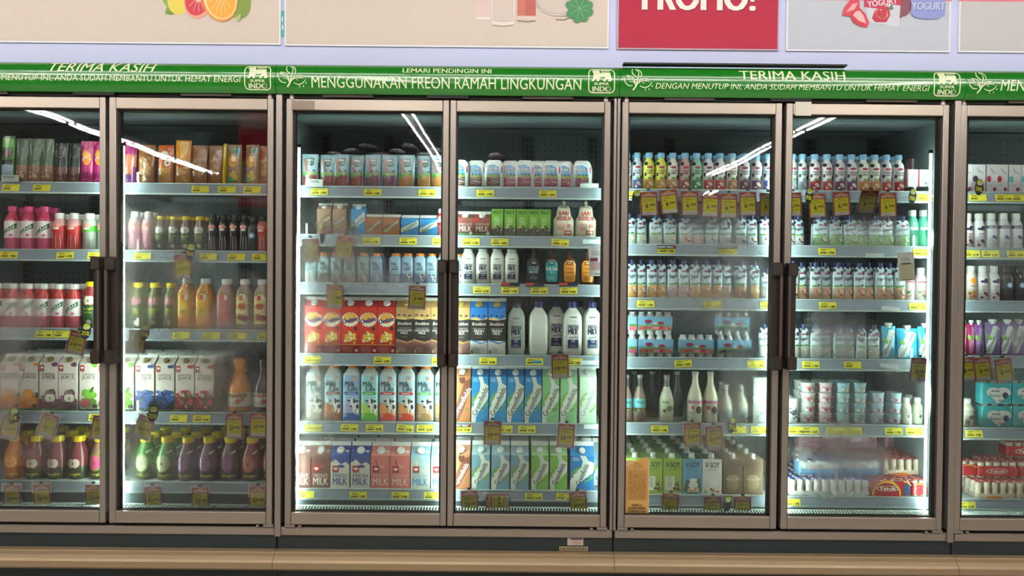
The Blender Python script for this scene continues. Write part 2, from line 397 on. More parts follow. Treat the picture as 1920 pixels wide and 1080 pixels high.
# --- juices
def diamond(key, look, fr, n1='#5a3a6a'):
    def ops(c, w, h, hb):
        x = w/2
        c.r(-x+1, -x+9, hb-13, hb-3, '#b5232e'); c.p([(-x+3, hb-6), (-x+7, hb-6), (-x+8, hb-8), (-x+5, hb-11), (-x+2, hb-8)], '#f6eee8'); c.r(-x+1, -x+9, hb-15, hb-13.4, '#7a3038')
        c.t('DIAMOND', 0, hb-20.5, w*.72, 4.2, '#4a4048'); c.t('JUICE', 0, hb-27, w*.74, 7, '#3a3338', bold=.012); c.r(-5, 5, hb-33.2, hb-32.7, '#999')
        fr(c, w, hb); c.r(x-10, x-1, 6, 12, '#2b3430'); c.r(x-9, x-2, 7, 11, '#4b5450'); c.r(-x, x, 0, 4, '#2e7a4a'); c.lines(-x+2, -1, 2.4, 1, 1, '#d8e8d8'); 
    carton(key, look, 34.5, 105, 30, '#e6ddd2', ops, gh=11, fin=5, cap='#8d7f4c', capr=5.2, name='juice_carton')
def fr_or(c, w, hb): c.r(-w/2, w/2, 0, 24, '#e8892a'); c.scat(-w/2, w/2, 4, 34, 10, 7, ['#ee9a3c', '#e67f1e', '#f0a050'], 3); orange_(c, -2, 30, 10); c.r(w/2-5, w/2, 24, 34, '#3c6c34'); c.p([(8, hb), (w/2, hb), (w/2, hb-6), (11, hb-4)], '#ec8f34')
def fr_ap(c, w, hb): c.r(-w/2, w/2, 0, 22, '#6e3c50'); c.scat(-w/2, w/2, 10, 42, 9, 7, ['#7b4560', '#8e5a70', '#a4788a'], 4); apple(c, 3, 24, 11, '#6e2c44', '#eeeed8'); leaf(c, 6, 38, 5, .7); c.e(12, hb-2, 6, 4, '#7b4560')
def fr_gu(c, w, hb): c.scat(-w/2, w/2, 6, 42, 12, 8, ['#6fae3a', '#86c247', '#5a9a34'], 5); c.e(-6, 15, 11, 9, '#4f9a3c', rot=.4); c.e(-6, 15, 9.6, 7.8, '#e2707a', rot=.4); leaf(c, 6, 40, 7, 1.0); c.e(12, hb-2, 5, 5, '#7dbb3a')
def fr_bl(c, w, hb): c.r(-w/2, w/2, 4, 30, '#23407c'); c.scat(-w/2, w/2, 4, 42, 60, 4, ['#2c4f98', '#3b66b4', '#1f3870', '#5b86c8', '#2e5c5c'], 6); c.scat(4, w/2, hb-8, hb, 7, 3, ['#2c4f98', '#1f3870'], 2)
def fr_po(c, w, hb): c.r(-w/2, w/2, 4, 28, '#8c2a3a'); c.scat(-w/2, w/2, 4, 42, 60, 3.6, ['#b83a4c', '#d0606e', '#8c2032', '#e6a8a8', '#44704a'], 7); c.scat(4, w/2, hb-8, hb, 6, 3.2, ['#b83a4c', '#94243a'], 2)
diamond('dj_orange', 'white juice carton printed with orange slices', fr_or); diamond('dj_apple', 'white juice carton printed with halved apple', fr_ap)
diamond('dj_guava', 'white juice carton with green guavas', fr_gu); diamond('dj_blue', 'white juice carton covered in blueberries', fr_bl); diamond('dj_pome', 'white juice carton with red pomegranates', fr_po)
def jungle(key, look, w, h, up, lab, fruit, tx='Jungle'):
    x = w/2; s = [(0, x*.86, x*.86), (2, x*.93, x*.93), (h*.3, x, x), (h*.5, x*.97, x*.97), (h*.66, x*.8, x*.8), (h*.8, x*.56, x*.56), (h*.87, x*.5, x*.5)]
    def cops(c, w_, a, b): fruit(c, x, h); c.t(tx, 0, h*.12, x*1.25, 6, '#d8d040', bold=.02)
    bottle(key, look, s, lambda z: lab if z < h*.2 else up, (h*.86, h, x*.56, '#eed413'), label=None, cops=cops)
J = lambda sk, fl: (lambda c, x, h: (c.e(-2, h*.4, x*.72, h*.2, sk, 20), c.e(-2, h*.4, x*.6, h*.165, fl, 20), c.e(-2, h*.39, x*.1, h*.04, '#6a4030'), leaf(c, x*.45, h*.66, 5, .6, '#cfe0c0')))
jungle('jg_orange', 'orange juice jar with yellow lid', 39, 80, '#d9791c', '#b5631a', lambda c, x, h: orange_(c, 0, h*.42, 12))
jungle('jg_apple', 'red apple juice jar with yellow lid', 38, 80, '#7d3338', '#2c3a20', lambda c, x, h: apple(c, 0, h*.38, 12, '#8d2c34', '#d9cdbb'))
jungle('jg_guava', 'pink guava juice jar with yellow lid', 38, 80, '#8f6a50', '#2c3418', J('#7a8a30', '#d0487a'))
jungle('jg_green', 'green soursop juice jar with yellow lid', 39, 80, '#4f8a3c', '#2e4a1c', J('#a8c878', '#cfdca8'))
jungle('jg_purple', 'purple mangosteen juice jar with yellow lid', 40, 80, '#6c4c5c', '#3a2a34', J('#5c2c58', '#8a5a86'))
jungle('jg_red', 'dull red juice jar with yellow lid', 39, 80, '#8a3c34', '#43281e', J('#a84a3c', '#b8705c'))
def jt(key, look, w, h, up, fc, skin, lab='#2a5c30'):
    x = w/2; s = [(0, x*.9, x*.9), (2, x, x), (h*.6, x, x), (h*.7, x*.92, x*.92), (h*.86, x*.66, x*.66), (h*.9, x*.62, x*.62)]
    def ops(c, w_, z0, z1): apple(c, 0, h*.6, x*.7, skin, fc); c.t('jungle', 0, h*.42, x*1.3, h*.07, '#dcd63c', bold=.02); c.t('juice', -1, h*.34, x*.9, h*.055, '#dcd63c', bold=.02); c.e(1, h*.14, x*.3, h*.05, '#e6e4cc')
    bottle(key, look, s, up, (h*.89, h, x*.68, '#ecd21a'), label=(3, h*.66, lab), ops=ops)
jt('jt_apple', 'yellow-lidded jar with apple label', 34, 88, '#9c3032', '#f0ead0', '#a83030')
jt('jt_green', 'greenish pink-labelled jar with yellow lid', 27, 87, '#6a7040', '#c88a90', '#b06a78', '#4a5a34')
jt('js_green', 'small dark green bottle with yellow cap', 23, 66, '#6b5140', '#e2e4d8', '#c8ccc0', '#24472c')
def coco(key, look, w, h, cap, top, body, low):
    x = w/2; s = [(0, x*.9, x*.9), (2, x*.97, x*.97), (h*.22, x*.93, x*.93), (h*.26, x, x), (h*.62, x, x), (h*.74, x*.86, x*.86), (h*.84, x*.5, x*.5), (h*.9, x*.46, x*.46)]
    def ops(c, w_, z0, z1): c.p([(-x*.9, z0+4), (-x*.9, z0+h*.14), (x*.85, z1-4), (x*.85, z1-h*.16)], '#2f6a48'); c.t('COCO', 0, (z0+z1)/2+1, x*1.5, 7.5, '#f2efe4', rot=38, bold=.03); c.e(x*.3, z0+5, 3, 2.6, '#d06a80')
    bottle(key, look, s, lambda z: low if z < h*.25 else (top if z > h*.7 else body), (h*.88, h, x*.56, cap), label=(h*.27, h*.66, '#eadfe0'), ops=ops)
coco('coco_pink', 'pink coconut drink bottle with pink cap', 29, 82, '#e2508a', '#c23a5a', '#c23a5a', '#d05a80')
coco('coco_red', 'red coconut drink bottle with white cap', 28, 83, '#eceeea', '#c83a38', '#b82f30', '#c85a60')
def pet(key, look, w, h, top, band, low, cap='#eceeea', txt=None):
    x = w/2; s = [(0, x*.9, x*.9), (2, x, x), (h*.15, x*.92, x*.92), (h*.45, x*.9, x*.9), (h*.52, x, x), (h*.66, x, x), (h*.78, x*.85, x*.85), (h*.86, x*.5, x*.5)]
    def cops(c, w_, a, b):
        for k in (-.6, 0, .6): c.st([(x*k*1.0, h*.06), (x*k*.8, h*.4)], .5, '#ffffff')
    bottle(key, look, s, lambda z: low if z < h*.5 else top, (h*.84, h, x*.58, cap), label=(h*.5, h*.66, band), ops=(lambda c, w_, z0, z1: (c.e(0, z1+0, x*.7, 4, '#e8a090'), c.e(0, (z0+z1)/2, x*.5, 2, '#f0e0dc'))), cops=cops)
pet('pet_red', 'red juice bottle with small white cap', 28, 70, '#dba0a0', '#d83a34', '#cf3b3e'); pet('pet_clear', 'clear drink bottle with green band', 28, 70, '#b9c4b6', '#58b83a', '#a4ada2')
pet('pet_pink', 'hazy pink drink bottle with white cap', 25, 74, '#d9c4c8', '#d8a0a8', '#d490a0'); pet('pet_dark', 'dark cola coloured bottle', 19, 70, '#2d2c2c', '#3a3838', '#221f20', '#26282a')
pet('pet_melon', 'watermelon drink bottle with red and green print', 22, 68, '#c87068', '#d84a44', '#c46858', '#3a3c3e')
def sqb(key, look, w, h, col, lab, fr, cap='#eef0ec'):
    x = w/2; s = [(0, x*.94, x*.94), (2, x, x), (h*.66, x, x), (h*.76, x*.86, x*.86), (h*.87, x*.52, x*.52), (h*.9, x*.5, x*.5)]
    def cops(c, w_, a, b):
        c.r(-x*.72, x*.66, h*.12, h*.62, lab, 3); c.e(0, h*.62, x*.66, h*.1, lab); c.st([(-x*.6, h*.66), (-x*.3, h*.72), (x*.3, h*.72), (x*.6, h*.66)], 2, '#4f8a2c')
        c.r(-x*.35, x*.1, h*.58, h*.68, '#d84a2c'); c.r(x*.1, x*.45, h*.58, h*.68, '#f0e6d8'); fr(c, x, h)
    bottle(key, look, s, col, (h*.89, h, x*.56, cap), p=3.2, cops=cops)
sqb('sq_orange', 'square orange juice bottle with white cap', 33, 96, '#e0983c', '#efc13a', lambda c, x, h: (orange_(c, 3, 18, 8), leaf(c, -3, 34, 6, .6), c.e(-5, 20, 5, 5, '#e8902c')))
sqb('sq_pink', 'square pinkish guava juice bottle with white cap', 33, 95, '#b89088', '#c8847c', lambda c, x, h: (c.e(2, 24, 10, 9, '#d8604c'), leaf(c, -6, 22, 6, 1)))
sqb('sq_apple', 'square juice bottle with red apple label', 31, 95, '#a08c78', '#eadc8c', lambda c, x, h: (c.e(-3, 24, 6, 6, '#a8322c'), c.e(5, 22, 6, 6, '#8d2420'), c.e(0, 44, 8, 6, '#c83a2c')))
def carafe(key, look, col, fr):
    s = [(0, 20, 20), (2, 22, 22), (34, 22, 22), (46, 21, 21), (62, 14, 14), (74, 10.5, 10.5), (84, 11.5, 11.5), (92, 12.5, 12.5), (98, 11, 11), (100, 6, 6)]
    bottle(key, look, s, col, None, label=(10, 36, '#e6e2d4'), ops=lambda c, w, a, b: (c.r(-18, 18, 28, 34, '#4a6a34', 6), c.scat(-16, 16, 26, 36, 10, 3, ['#5a8a3a', '#c85a34'], 2), c.e(4, 20, 5, 5, fr), c.e(12, 24, 3.5, 3.5, fr), c.r(-14, -3, 15, 15.6, '#777'), c.r(-14, -5, 18, 18.6, '#777')), name='juice_carafe')
carafe('cf_orange', 'orange juice carafe with white fruit label', '#e8941a', '#c8603a'); carafe('cf_dark', 'dark red juice carafe with white fruit label', '#2a1812', '#b01c28')
# --- bags on the top shelf
def jelly(key, look, w, h, d, col, ops, **k): bag(key, look, w, h, d, col, ops, crump=k.pop('crump', .7), name=k.pop('name', 'snack_pouch'), **k)
jelly('b_green', 'green topped pouch with dark fruit picture', 25, 88, 14, '#3f7f34', lambda c, w, h, b: (c.r(-11, 11, 4, 34, '#9ab4c0', 3), c.r(-11, 11, 34, 44, '#16221a', 3), c.e(0, 56, 10, 9, '#4a2420'), c.r(-11, 11, 66, 84, '#5cb43a', 3)), crump=.3)
jelly('b_grey', 'grey-green clear jelly bag', 24, 84, 14, lambda z: '#8a6a52' if z < 26 else '#4e6a54', lambda c, w, h, b: (c.scat(-9, 9, 4, 26, 12, 3, ['#a07a5c', '#7c5a44', '#c09a80'], 3), c.st([(-8, 74), (-3, 50), (4, 66)], 1, '#a9c0ac')), seed=4)
jelly('b_dark', 'dark green jelly bag with rosy base', 26, 76, 14, lambda z: '#6a4440' if z < 24 else '#24342c', lambda c, w, h, b: (c.st([(-9, 52), (-2, 48), (8, 50)], .8, '#9ab0a8'), c.scat(-10, 10, 2, 22, 10, 3, ['#80504a', '#5c3a38'], 5)), seed=6)
jelly('b_pink', 'magenta jelly snack bag with orange fruit', 27, 80, 15, '#c02c7a', lambda c, w, h, b: (c.scat(-10, 11, 30, 66, 12, 6, ['#e88a2a', '#d8702a', '#f0a848', '#e6c0b0'], 3), c.t('oy', -1, 16, 14, 10, '#7a1a6a', bold=.04), c.st([(-11, 4), (0, 9), (11, 4)], 1.4, '#e070a8')), seed=8)
jelly('b_pinkhaze', 'pale magenta jelly bag beside mullion', 26, 80, 15, lambda z: '#7a3a7a' if z < 24 else ('#b86a50' if z < 52 else '#a81c6c'), lambda c, w, h, b: (c.t('o', 0, 14, 9, 9, '#4a2a6a', bold=.04), c.st([(6, 30), (7, 66)], 1, '#e0b8c8')), seed=9)
jelly('b_amber', 'brown amber clear jelly bag', 32, 74, 16, '#946036', lambda c, w, h, b: (c.scat(-13, 13, 4, 60, 12, 6, ['#a06c40', '#84542e', '#aa7c4c'], 3),), seed=11)
jelly('b_orwhite', 'orange and white patterned snack bag', 30, 74, 16, '#c8692a', lambda c, w, h, b: (c.e(-2, 54, 8, 9, '#e6dcd0'), c.e(5, 40, 6, 7, '#e8e0d4'), c.e(5, 40, 2, 2.4, '#b04a20'), c.r(-12, 12, 4, 30, '#c09040', 3), c.e(6, 68, 7, 5, '#d84a20')), seed=12)
jelly('b_yellow', 'tall snack bag with yellow-orange top', 30, 84, 16, lambda z: '#b8863c' if z < 42 else '#e0942a', lambda c, w, h, b: (c.e(-3, 38, 8, 7, '#c04a20'), c.p([(-12, 82), (12, 82), (10, 56), (0, 48)], '#e8b02a'), c.scat(-12, 12, 4, 30, 8, 4, ['#c89850', '#a87834'], 5)), crump=.4, seed=13)
jelly('b_edge', 'narrow bright yellow bag seen edge-on', 9, 78, 18, '#e0c02c', noop, seed=14)
jelly('b_rainbow', 'rainbow coloured snack bag with smiling face', 31, 76, 16, '#8d7a52', lambda c, w, h, b: (c.scat(-12, 12, 4, 30, 16, 5, ['#7a4aa0', '#3aa0a0', '#d0b030', '#b04a80', '#4aa04a'], 7), c.e(-1, 44, 10, 11, '#d8a02c'), c.st([(-6, 44), (-1, 41), (5, 44)], 1, '#5a3010'), c.p([(4, 58), (10, 74), (13, 68), (10, 54)], '#38b0c0'), c.e(2, 66, 4, 5, '#3aa868')), seed=15)
def real(key, look, low, w=31, h=62):
    def ops(c, w_, h_, b):
        x = w/2; c.r(-x*.86, x*.86, 3, h*.38, low, 5); c.r(-x*.86, x*.86, h*.36, h*.46, '#7a9a5a', 5); c.e(-x*.5, h*.36, 4, 4, '#4c9a4a'); c.p([(-x*.8, h*.85), (-x*.5, h*.88), (-x*.1, h*.45), (-x*.4, h*.42)], '#a06a5a')
        c.r(-x*.3, x*.5, h*.7, h*.88, '#1a3038', 3); c.e(x*.1, h*.72, x*.42, 5, '#1a3038'); c.t('REAL', x*.1, h*.82, x*.7, 4.4, '#e6f0f0', bold=.03); c.t('GOOD', x*.1, h*.72, x*.55, 3.4, '#58c07a', bold=.03); c.e(x*.5, h*.5, 3, 1.4, '#2a3034'); c.e(-x*.1, h*.5, 2, 1.1, '#2a3034')
    bag(key, look, w, h, 12, '#86a8b4', ops, crump=.25, seed=len(key))
real('r_choc', 'blue milk pouch with red-brown lower panel', '#8c4440'); real('r_plum', 'blue milk pouch with plum lower panel', '#74465a'); real('r_mango', 'blue milk pouch with orange lower panel', '#b88440')
def good(key, look, low, tab):
    def ops(c, w, h, b):
        x = w/2; c.r(-x*.72, x*.62, 5, 22, low, 5); c.r(-x*.72, x*.62, 21, 26, '#8a9c4a', 4); c.p([(-x*.72, 26), (x*.62, 26), (x*.5, 40), (0, 46), (-x*.6, 44)], '#5a9cc8'); c.r(-x*.1, x*.4, 33, 40, '#16343c', 2); c.t('REAL', x*.15, 38, x*.42, 3, '#e8f0f0', bold=.03); c.t('GOOD', x*.15, 34.6, x*.36, 2.4, '#e8f0f0')
        c.st([(-x*.65, 44), (-x*.3, 26)], 3, '#b08a70'); c.e(x*.8, 36, 1.6, 7, tab); c.scat(-x*.5, x*.5, 25, 29, 4, 2, ['#26302c'], 4); c.t('Susu', x*.2, 19, x*.6, 3, '#e8d8d4', rot=-6); c.t('Cokelat', x*.15, 14, x*.8, 4, '#efe4e0', rot=-6, bold=.02); c.st([(-x*.6, 12), (-x*.1, 9), (x*.4, 10)], 1, '#caa090')
    bag(key, look, 40, 54, 12, '#c9d4d2', ops, round_=.45, name='milk_pouch')
good('g_choc', 'white rounded milk pouch, chocolate panel', '#5c4038', '#8a2c4c'); good('g_berry', 'white rounded milk pouch, berry red panel', '#9a3458', '#b83a70')
g = G(U); secs = [(0, 14, 20), (3, 17, 26), (6, 14, 22), (8, 6, 14)]
g.loft(secs, '#8a767c', 2.4, 22, crump=1.2, seed=3); C(g, lambda x, z: -24, k0=.5).r(-8, 8, 2, 5, '#9aa8ac'); kind('r_lying', 'milk_pouch', 'pouch', 'dark crumpled pouch lying on the pile', [('pouch_body', g.mesh('r_lying', FILM), [])], 32, 50, 9)
# --- milk cartons
def swoosh(c, w, hb, col, tc, gr='#7ab030', half=False):
    x = w/2; zb = -8 if half else 0; c.p([(-x, zb+8 if not half else 0), (-x+8, zb+(10 if not half else 8)), (x*.2, hb*.42), (x*.8, hb*.62), (x, hb*.82), (x, hb*.66), (x*.98, hb*.45), (x*.2, hb*.22), (-x*.4, hb*.02 if half else hb*.06), (-x, 0)] if 0 else [(-x, 0), (-x*.5, 0), (-x*.45, hb*.12), (-x*.1, hb*.24), (x*.9, hb*.5), (x, hb*.6), (x, hb*.8), (x*.5, hb*.86), (x*.3, hb), (-x*.2, hb), (x*.05, hb*.84), (-x*.05, hb*.68), (-x*.7, hb*.45), (-x, hb*.28)], '#dfe6da')
    c.st([(-x*.75, hb*.36), (-x*.85, hb*.48), (-x*.6, hb*.58), (-x*.1, hb*.66)], 2.6, gr); c.st([(x*.9, hb*.42), (x*.7, hb*.32), (x*.2, hb*.24)], 2.4, gr); c.e(-x*.5, hb*.52, 3.6, 1.4, '#a8c82c', 10, .9); c.e(x*.55, hb*.4, 3, 1.2, '#a8c82c', 10, .9)
    c.t('Greenfields', x*.02, hb*.46-zb*0, hb*.66, 9.6, tc, rot=66, bold=.02)
def gf(key, look, col, top, tc, half=False, w=31.5, white=None):
    h = 88 if half else 104
    def ops(c, w_, h_, hb):
        x = w/2
        if key.endswith('brown'): c.p([(-x, 0), (-x, 18), (x*.3, hb*.9), (x, hb*.95), (x, hb*.7), (-x*.3, 4)], '#7a4630'); c.e(0, hb-4, 6, 10, '#5e3524', 12); c.t('Greenfields', 0, hb*.45, hb*.68, 9.6, '#f0e8dc', rot=62, bold=.03); c.st([(x*.8, hb*.3), (x*.4, hb*.22)], 2, '#7a9a30'); c.st([(-x*.8, hb*.5), (-x*.6, hb*.6)], 2, '#7a9a30')
        else: swoosh(c, w, hb, col, tc); 
        if 'blue' in key and 'pale' not in key: c.r(-x+1, -3, hb-8, hb-3, '#9ecbe8') if 0 else c.lines(-x+2, -2, hb-4, 3, 2.6, '#a8d4ee', 1.2)
        if not half: c.lines(x*.05, x*.9, hb*.32, 3, 2.4, '#3c6070', .5, 3); c.lines(x*.05, x*.9, hb*.17, 4, 2.2, '#7a98a4', .4, 5); c.e(-x*.72, 9, 2.2, 2.2, '#8a9a90'); c.e(-x*.72, 9, 1.7, 1.7, '#dfe6da')
    carton(key, look, w, h, 27, col, ops, gh=13 if not half else 16, fin=5 if not half else 8, top=top, cap='#eef2ee', capr=5.4)
gf('gf_brown', 'brown chocolate milk carton with diagonal lettering', '#c07a48', '#c98a5c', 0); gf('gf_blue', 'bright blue milk carton with white swoosh', '#1f8cc8', '#2a78b8', '#1d4a3c')
gf('gf_green', 'light green milk carton with white swoosh', '#8cc88a', '#a4d8a8', '#1d4a34'); gf('gf_pale', 'very pale green milk carton', '#c4e6c4', '#d8f0dc', '#8a98a0')
gf('gfh_brown', 'short brown chocolate milk carton', '#c07c58', '#c88a66', 0, True); gf('gfh_paleblue', 'short pale blue swoosh milk carton', '#7ea8b8', '#a4c4c8', '#1d4a3c', True, 33.5)
gf('gfh_green', 'short green swoosh milk carton', '#84c052', '#a8d49a', '#1d4a34', True, 32); gf('gfh_blue', 'broad bright blue milk carton', '#1478b8', '#1c80c0', '#1d4a3c', True, 44)
def gft(key, look, w, h, col, cap):
    def ops(c, w_, h_, hb): x = w/2; c.p([(-x, hb*.2), (-x, hb*.45), (x, hb*.95), (x, hb*.6)], '#d6e0d4' if 'blue' in key else '#8a6a50'); c.t('Greenfields', 0, hb*.55, min(hb, w)*1.0, 5.5, '#2a5a48' if 'blue' in key else '#e0d8c8', rot=38, bold=.02); c.e(-x*.4, hb*.35, 4, 2, '#9ac04a')
    carton(key, look, w, h, 24, col, ops, gh=8 if h > 50 else 3, fin=4 if h > 50 else 5, cap=cap, capr=5, finc='#dfe2dc')
gft('gt_brown', 'tall taupe milk carton with white cap', 26, 61, '#a08268', '#f0f2ee'); gft('gt_blue', 'tall sky blue milk carton with white cap', 26, 60, '#3a9ad0', '#f0f2ee')
gft('gs_brown', 'small squat brown milk carton', 33, 41, '#a86e44', None); gft('gs_blue', 'small squat blue milk carton', 33, 40, '#2f8cc8', None)
def milk(key, look, col, top, word, tc, mc, splash, w=36, h=84):
    def ops(c, w_, h_, hb):
        x = w/2
        if splash: c.p([(-x, hb*.78), (-x*.4, hb*.86), (x*.1, hb*.72), (x*.6, hb*.8), (x, hb*.7), (x, 0), (-x, 0)], splash)
        c.e(x*.1, hb*.66, 7, 3, top); c.st([(-x*.9, hb+8), (-x*.5, hb*.86), (-x*.3, hb*.66)], [4, 2.6, 1.2], '#e4ece6' if splash else '#8a3a34')
        c.r(-x*.8, -x*.12, hb*.5, hb*.68, '#b0262e'); c.p([(-x*.62, hb*.62), (-x*.3, hb*.62), (-x*.2, hb*.59), (-x*.46, hb*.53), (-x*.72, hb*.59)], '#f0e0d8'); c.r(-x*.8, -x*.12, hb*.47, hb*.495, '#5a3a40')
        c.t(word, 0, hb*.38, w*.76, 6.5, tc, bold=.01); c.t('MILK', 0, hb*.2, w*.78, 13, mc, bold=.012); c.r(x*.5, x*.9, hb+5, hb+8, '#e0e8e8')
    carton(key, look, w, h, 30, col, ops, gh=15, fin=8, top=top, cap='#f4f4ee', capr=6.6)
milk('m_choc', 'brown chocolate milk carton with white cap', '#74483c', '#8a5444', 'CHOCOLATE', '#dccabc', '#efe8dc', None)
milk('m_fresh', 'blue and cream fresh milk carton', '#33549a', '#2c4c9c', 'FRESH', '#24407c', '#1f3c84', '#d4d2c4')
milk('m_pink', 'salmon pink strawberry milk carton', '#dc7c74', '#e8988e', 'STRAWBERRY', '#e8aca0', '#f4dcd0', None)
milk('m_low', 'pale blue low-fat milk carton', '#a8ccd0', '#9cc8d8', 'LOW FAT', '#68aed0', '#3a90c8', '#c6cec0')
def smallm(key, look):
    def ops(c, w, h, hb): x = w/2; c.r(-x, x, 0, hb*.18, '#4f9a64'); c.r(-x+1, -x+7, hb*.78, hb*.98, '#b8282e'); c.t('CHOCOLATE', 0, hb*.66, w*.8, 4, '#e8dccc'); c.t('MILK', 0, hb*.42, w*.74, 10, '#f0ebdc', bold=.02); c.e(x*.66, 6, 3, 3, '#e6e6d8')
    carton(key, look, 31.5, 48, 26, '#84483e', ops, gh=8, fin=5, cap='#eef0ea', capr=6)
smallm('ms_choc', 'small brown chocolate milk carton with white cap')
def oval(c, w, h, hb):
    x = w/2; n = 18; c.e(0, hb*.73, 15.5, 14, '#5e2a1a', 14); c.p([(15*(1+.1*(i % 2))*math.cos(i*math.pi/n), hb*.73+12.5*(1+.14*(i % 2))*math.sin(i*math.pi/n)) for i in range(2*n)], '#f4ead0')
    c.e(0, hb*.76, 11.5, 10, '#f0a22e'); c.e(-1, hb*.79, 9, 6, '#f4bc54'); c.t('Ovaltine', 0, hb*.72, 30, 9, '#243c84', rot=14, bold=.06); c.e(10, hb*.54, 4, 4, '#5e3020')
    c.scat(-12, 12, hb*.2, hb*.5, 30, 3.4, ['#f0c83c', '#f8f0d8', '#e8a83a', '#f6e0a0', '#7a4a28'], 4); c.r(-x, x, 0, hb*.19, '#a8262c'); c.lines(-x+2, x*.5, hb*.14, 4, 3, '#e8b0a8', .5); c.r(x*.6, x*.85, 4, 9, '#e8d8d0'); c.r(x*.6, x*.85, 10, 14, '#3a2020'); c.r(-x, x, hb*.19, hb*.205, '#f0b040')
carton('ovaltine', 'red and orange malt drink carton', 33.5, 106, 28, '#d8392a', oval, gh=12, fin=6, top='#c03028', cap='#e8ece8', capr=6, finc='#ccd0cc')
def brook(key, look, topc, word, botc, wave, lines):
    def ops(c, w, h, hb):
        x = w/2; c.r(-x, x, hb*.74, hb, topc); c.scat(-x*.9, x*.9, hb*.8, hb*.86, 7, 1.6, ['#3a2c24'], 3); c.p([(-x, hb*.78), (-x*.3, hb*.8), (x*.4, hb*.75), (x, hb*.8), (x, hb*.76), (0, hb*.73), (-x, hb*.75)], '#d9b870'); c.p([(-x, hb*.755), (0, hb*.735), (x, hb*.765), (x, hb*.3), (-x, hb*.3)], '#2c2a28')
        c.t('Brookfarm', 0, hb*.66, w*.8, 6, '#e6e0d2', bold=.02, shear=.3); c.t('HIGH CALCIUM', 0, hb*.56, w*.7, 1.8, '#cfc8b8')
        if word[0] == 'CHOCOLATE': c.t('CHOCOLATE', 0, hb*.51, w*.84, 4, '#e8e4da', bold=.02); c.t('MILK', 0, hb*.455, w*.42, 4.2, '#e8e4da', bold=.02)
        else: c.t('FRESH', 0, hb*.51, w*.55, 4.6, '#f0efe8', bold=.02); c.t('MILK', 0, hb*.455, w*.42, 4.6, '#f0efe8', bold=.02)
        c.r(-6, 6, hb*.37, hb*.374, '#a8a090'); c.p([(-x, hb*.33), (-x*.4, hb*.3), (x*.3, hb*.26), (x, hb*.31), (x, hb*.2), (-x, hb*.2)], wave); c.p([(-x, hb*.3), (-x*.4, hb*.27), (x*.2, hb*.23), (x, hb*.28), (x, 0), (-x, 0)], botc); c.lines(-x+3, x*.3, hb*.14, 4, 2.6, lines, .6); c.r(-x+2, -x+5, 3, 8, lines)
    carton(key, look, 32.5, 106, 28, '#5a4438' if 'CHOC' in word[0] else '#dfe2da', ops, gh=12, fin=6, top=topc, cap='#b09a4c', capr=6, finc='#c8c8ba')
brook('bk_choc', 'black and tan chocolate milk carton', '#b9925f', ['CHOCOLATE'], '#8a6258', '#c09060', '#cfc0a8'); brook('bk_fresh', 'black, blue and white fresh milk carton', '#2c78c4', ['FRESH'], '#d9ded6', '#3a86c8', '#3a3c3a')
def cow(c, x, z, s):
    c.p([(x-s*.1, z+s*.1), (x+s*.75, z+s*.2), (x+s*.85, z-s*.5), (x+s*.7, z-s*1.3), (x+s*.45, z-s*1.3), (x+s*.4, z-s*.7), (x+s*.2, z-s*.8), (x+s*.2, z-s*1.25), (x, z-s*1.2), (x-s*.1, z-s*.5)], '#ecebe2')
    c.p([(x-s*.42, z+s*.75), (x-s*.1, z+s*.9), (x+s*.2, z+s*.75), (x+s*.12, z+s*.1), (x-s*.1, z-s*.35), (x-s*.42, z-s*.3), (x-s*.36, z+s*.2)], '#ecebe2'); c.p([(x-s*.05, z+s*.85), (x+s*.25, z+s*.7), (x+s*.15, z), (x, z+s*.2)], '#2c2622'); c.e(x-s*.62, z+s*.5, s*.24, s*.13, '#2c2622'); c.e(x+s*.48, z+s*.45, s*.26, s*.14, '#2c2622'); c.e(x-s*.3, z-s*.3, s*.18, s*.14, '#3a2c28'); c.e(x+s*.6, z-s*.35, s*.2, s*.35, '#2c2622')
def mlife(key, look, low, low2, pill, sky='#b4d2dc', cap='#f08a2c', body='#c4d0cc'):
    s = [(0, 15.6, 15.6), (2, 16.6, 16.6), (84, 16.6, 16.6), (88, 16, 16), (96, 10.5, 10.5), (98, 9.5, 9.5)]
    def ops(c, w, z0, z1):
        c.p([(-15, 1.5), (15, 1.5), (15, 28), (0, 30), (-15, 36)], low2); c.p([(-15, 1.5), (15, 1.5), (15, 10), (2, 16), (-15, 14)], low); c.t('Milk', -3, 70, 19, 9.5, '#1e3a4a', bold=.035); c.t('Life', 3, 61, 18, 9, '#1e3a4a', bold=.035)
        c.r(-11, 11, 50, 55, pill, 2); c.e(-11, 52.5, 2.5, 2.5, pill); c.e(11, 52.5, 2.5, 2.5, pill); c.r(-8, 8, 51.8, 53, '#f4f2ea'); c.e(6, 80, 4, 3, '#e8a070', 12, .5); c.st([(2, 84), (9, 82)], .8, '#3a5a60'); cow(c, 4, 32, 13); c.e(-10, 11, 2.3, 2.3, '#e8e8e0'); c.e(-10, 11, 1.6, 1.6, low)
    bottle(key, look, s, body, (97, 104.5, 9.4, cap), p=5.5, label=(1.4, 86, sky), ops=ops, name='milk_bottle')
mlife('ml_faded', 'tall pale milk bottle with faded cow print', '#b8a898', '#c8bcb0', '#b4b8b4', '#c0cac4', '#e0a080')
mlife('ml_brown', 'tall cow-print milk bottle with brown base', '#8a5a3c', '#c0783c', '#8a4e2c'); mlife('ml_blue', 'tall cow-print milk bottle with blue base', '#3c5ca0', '#a8a8c8', '#2c5ca8', '#9cc0dc')
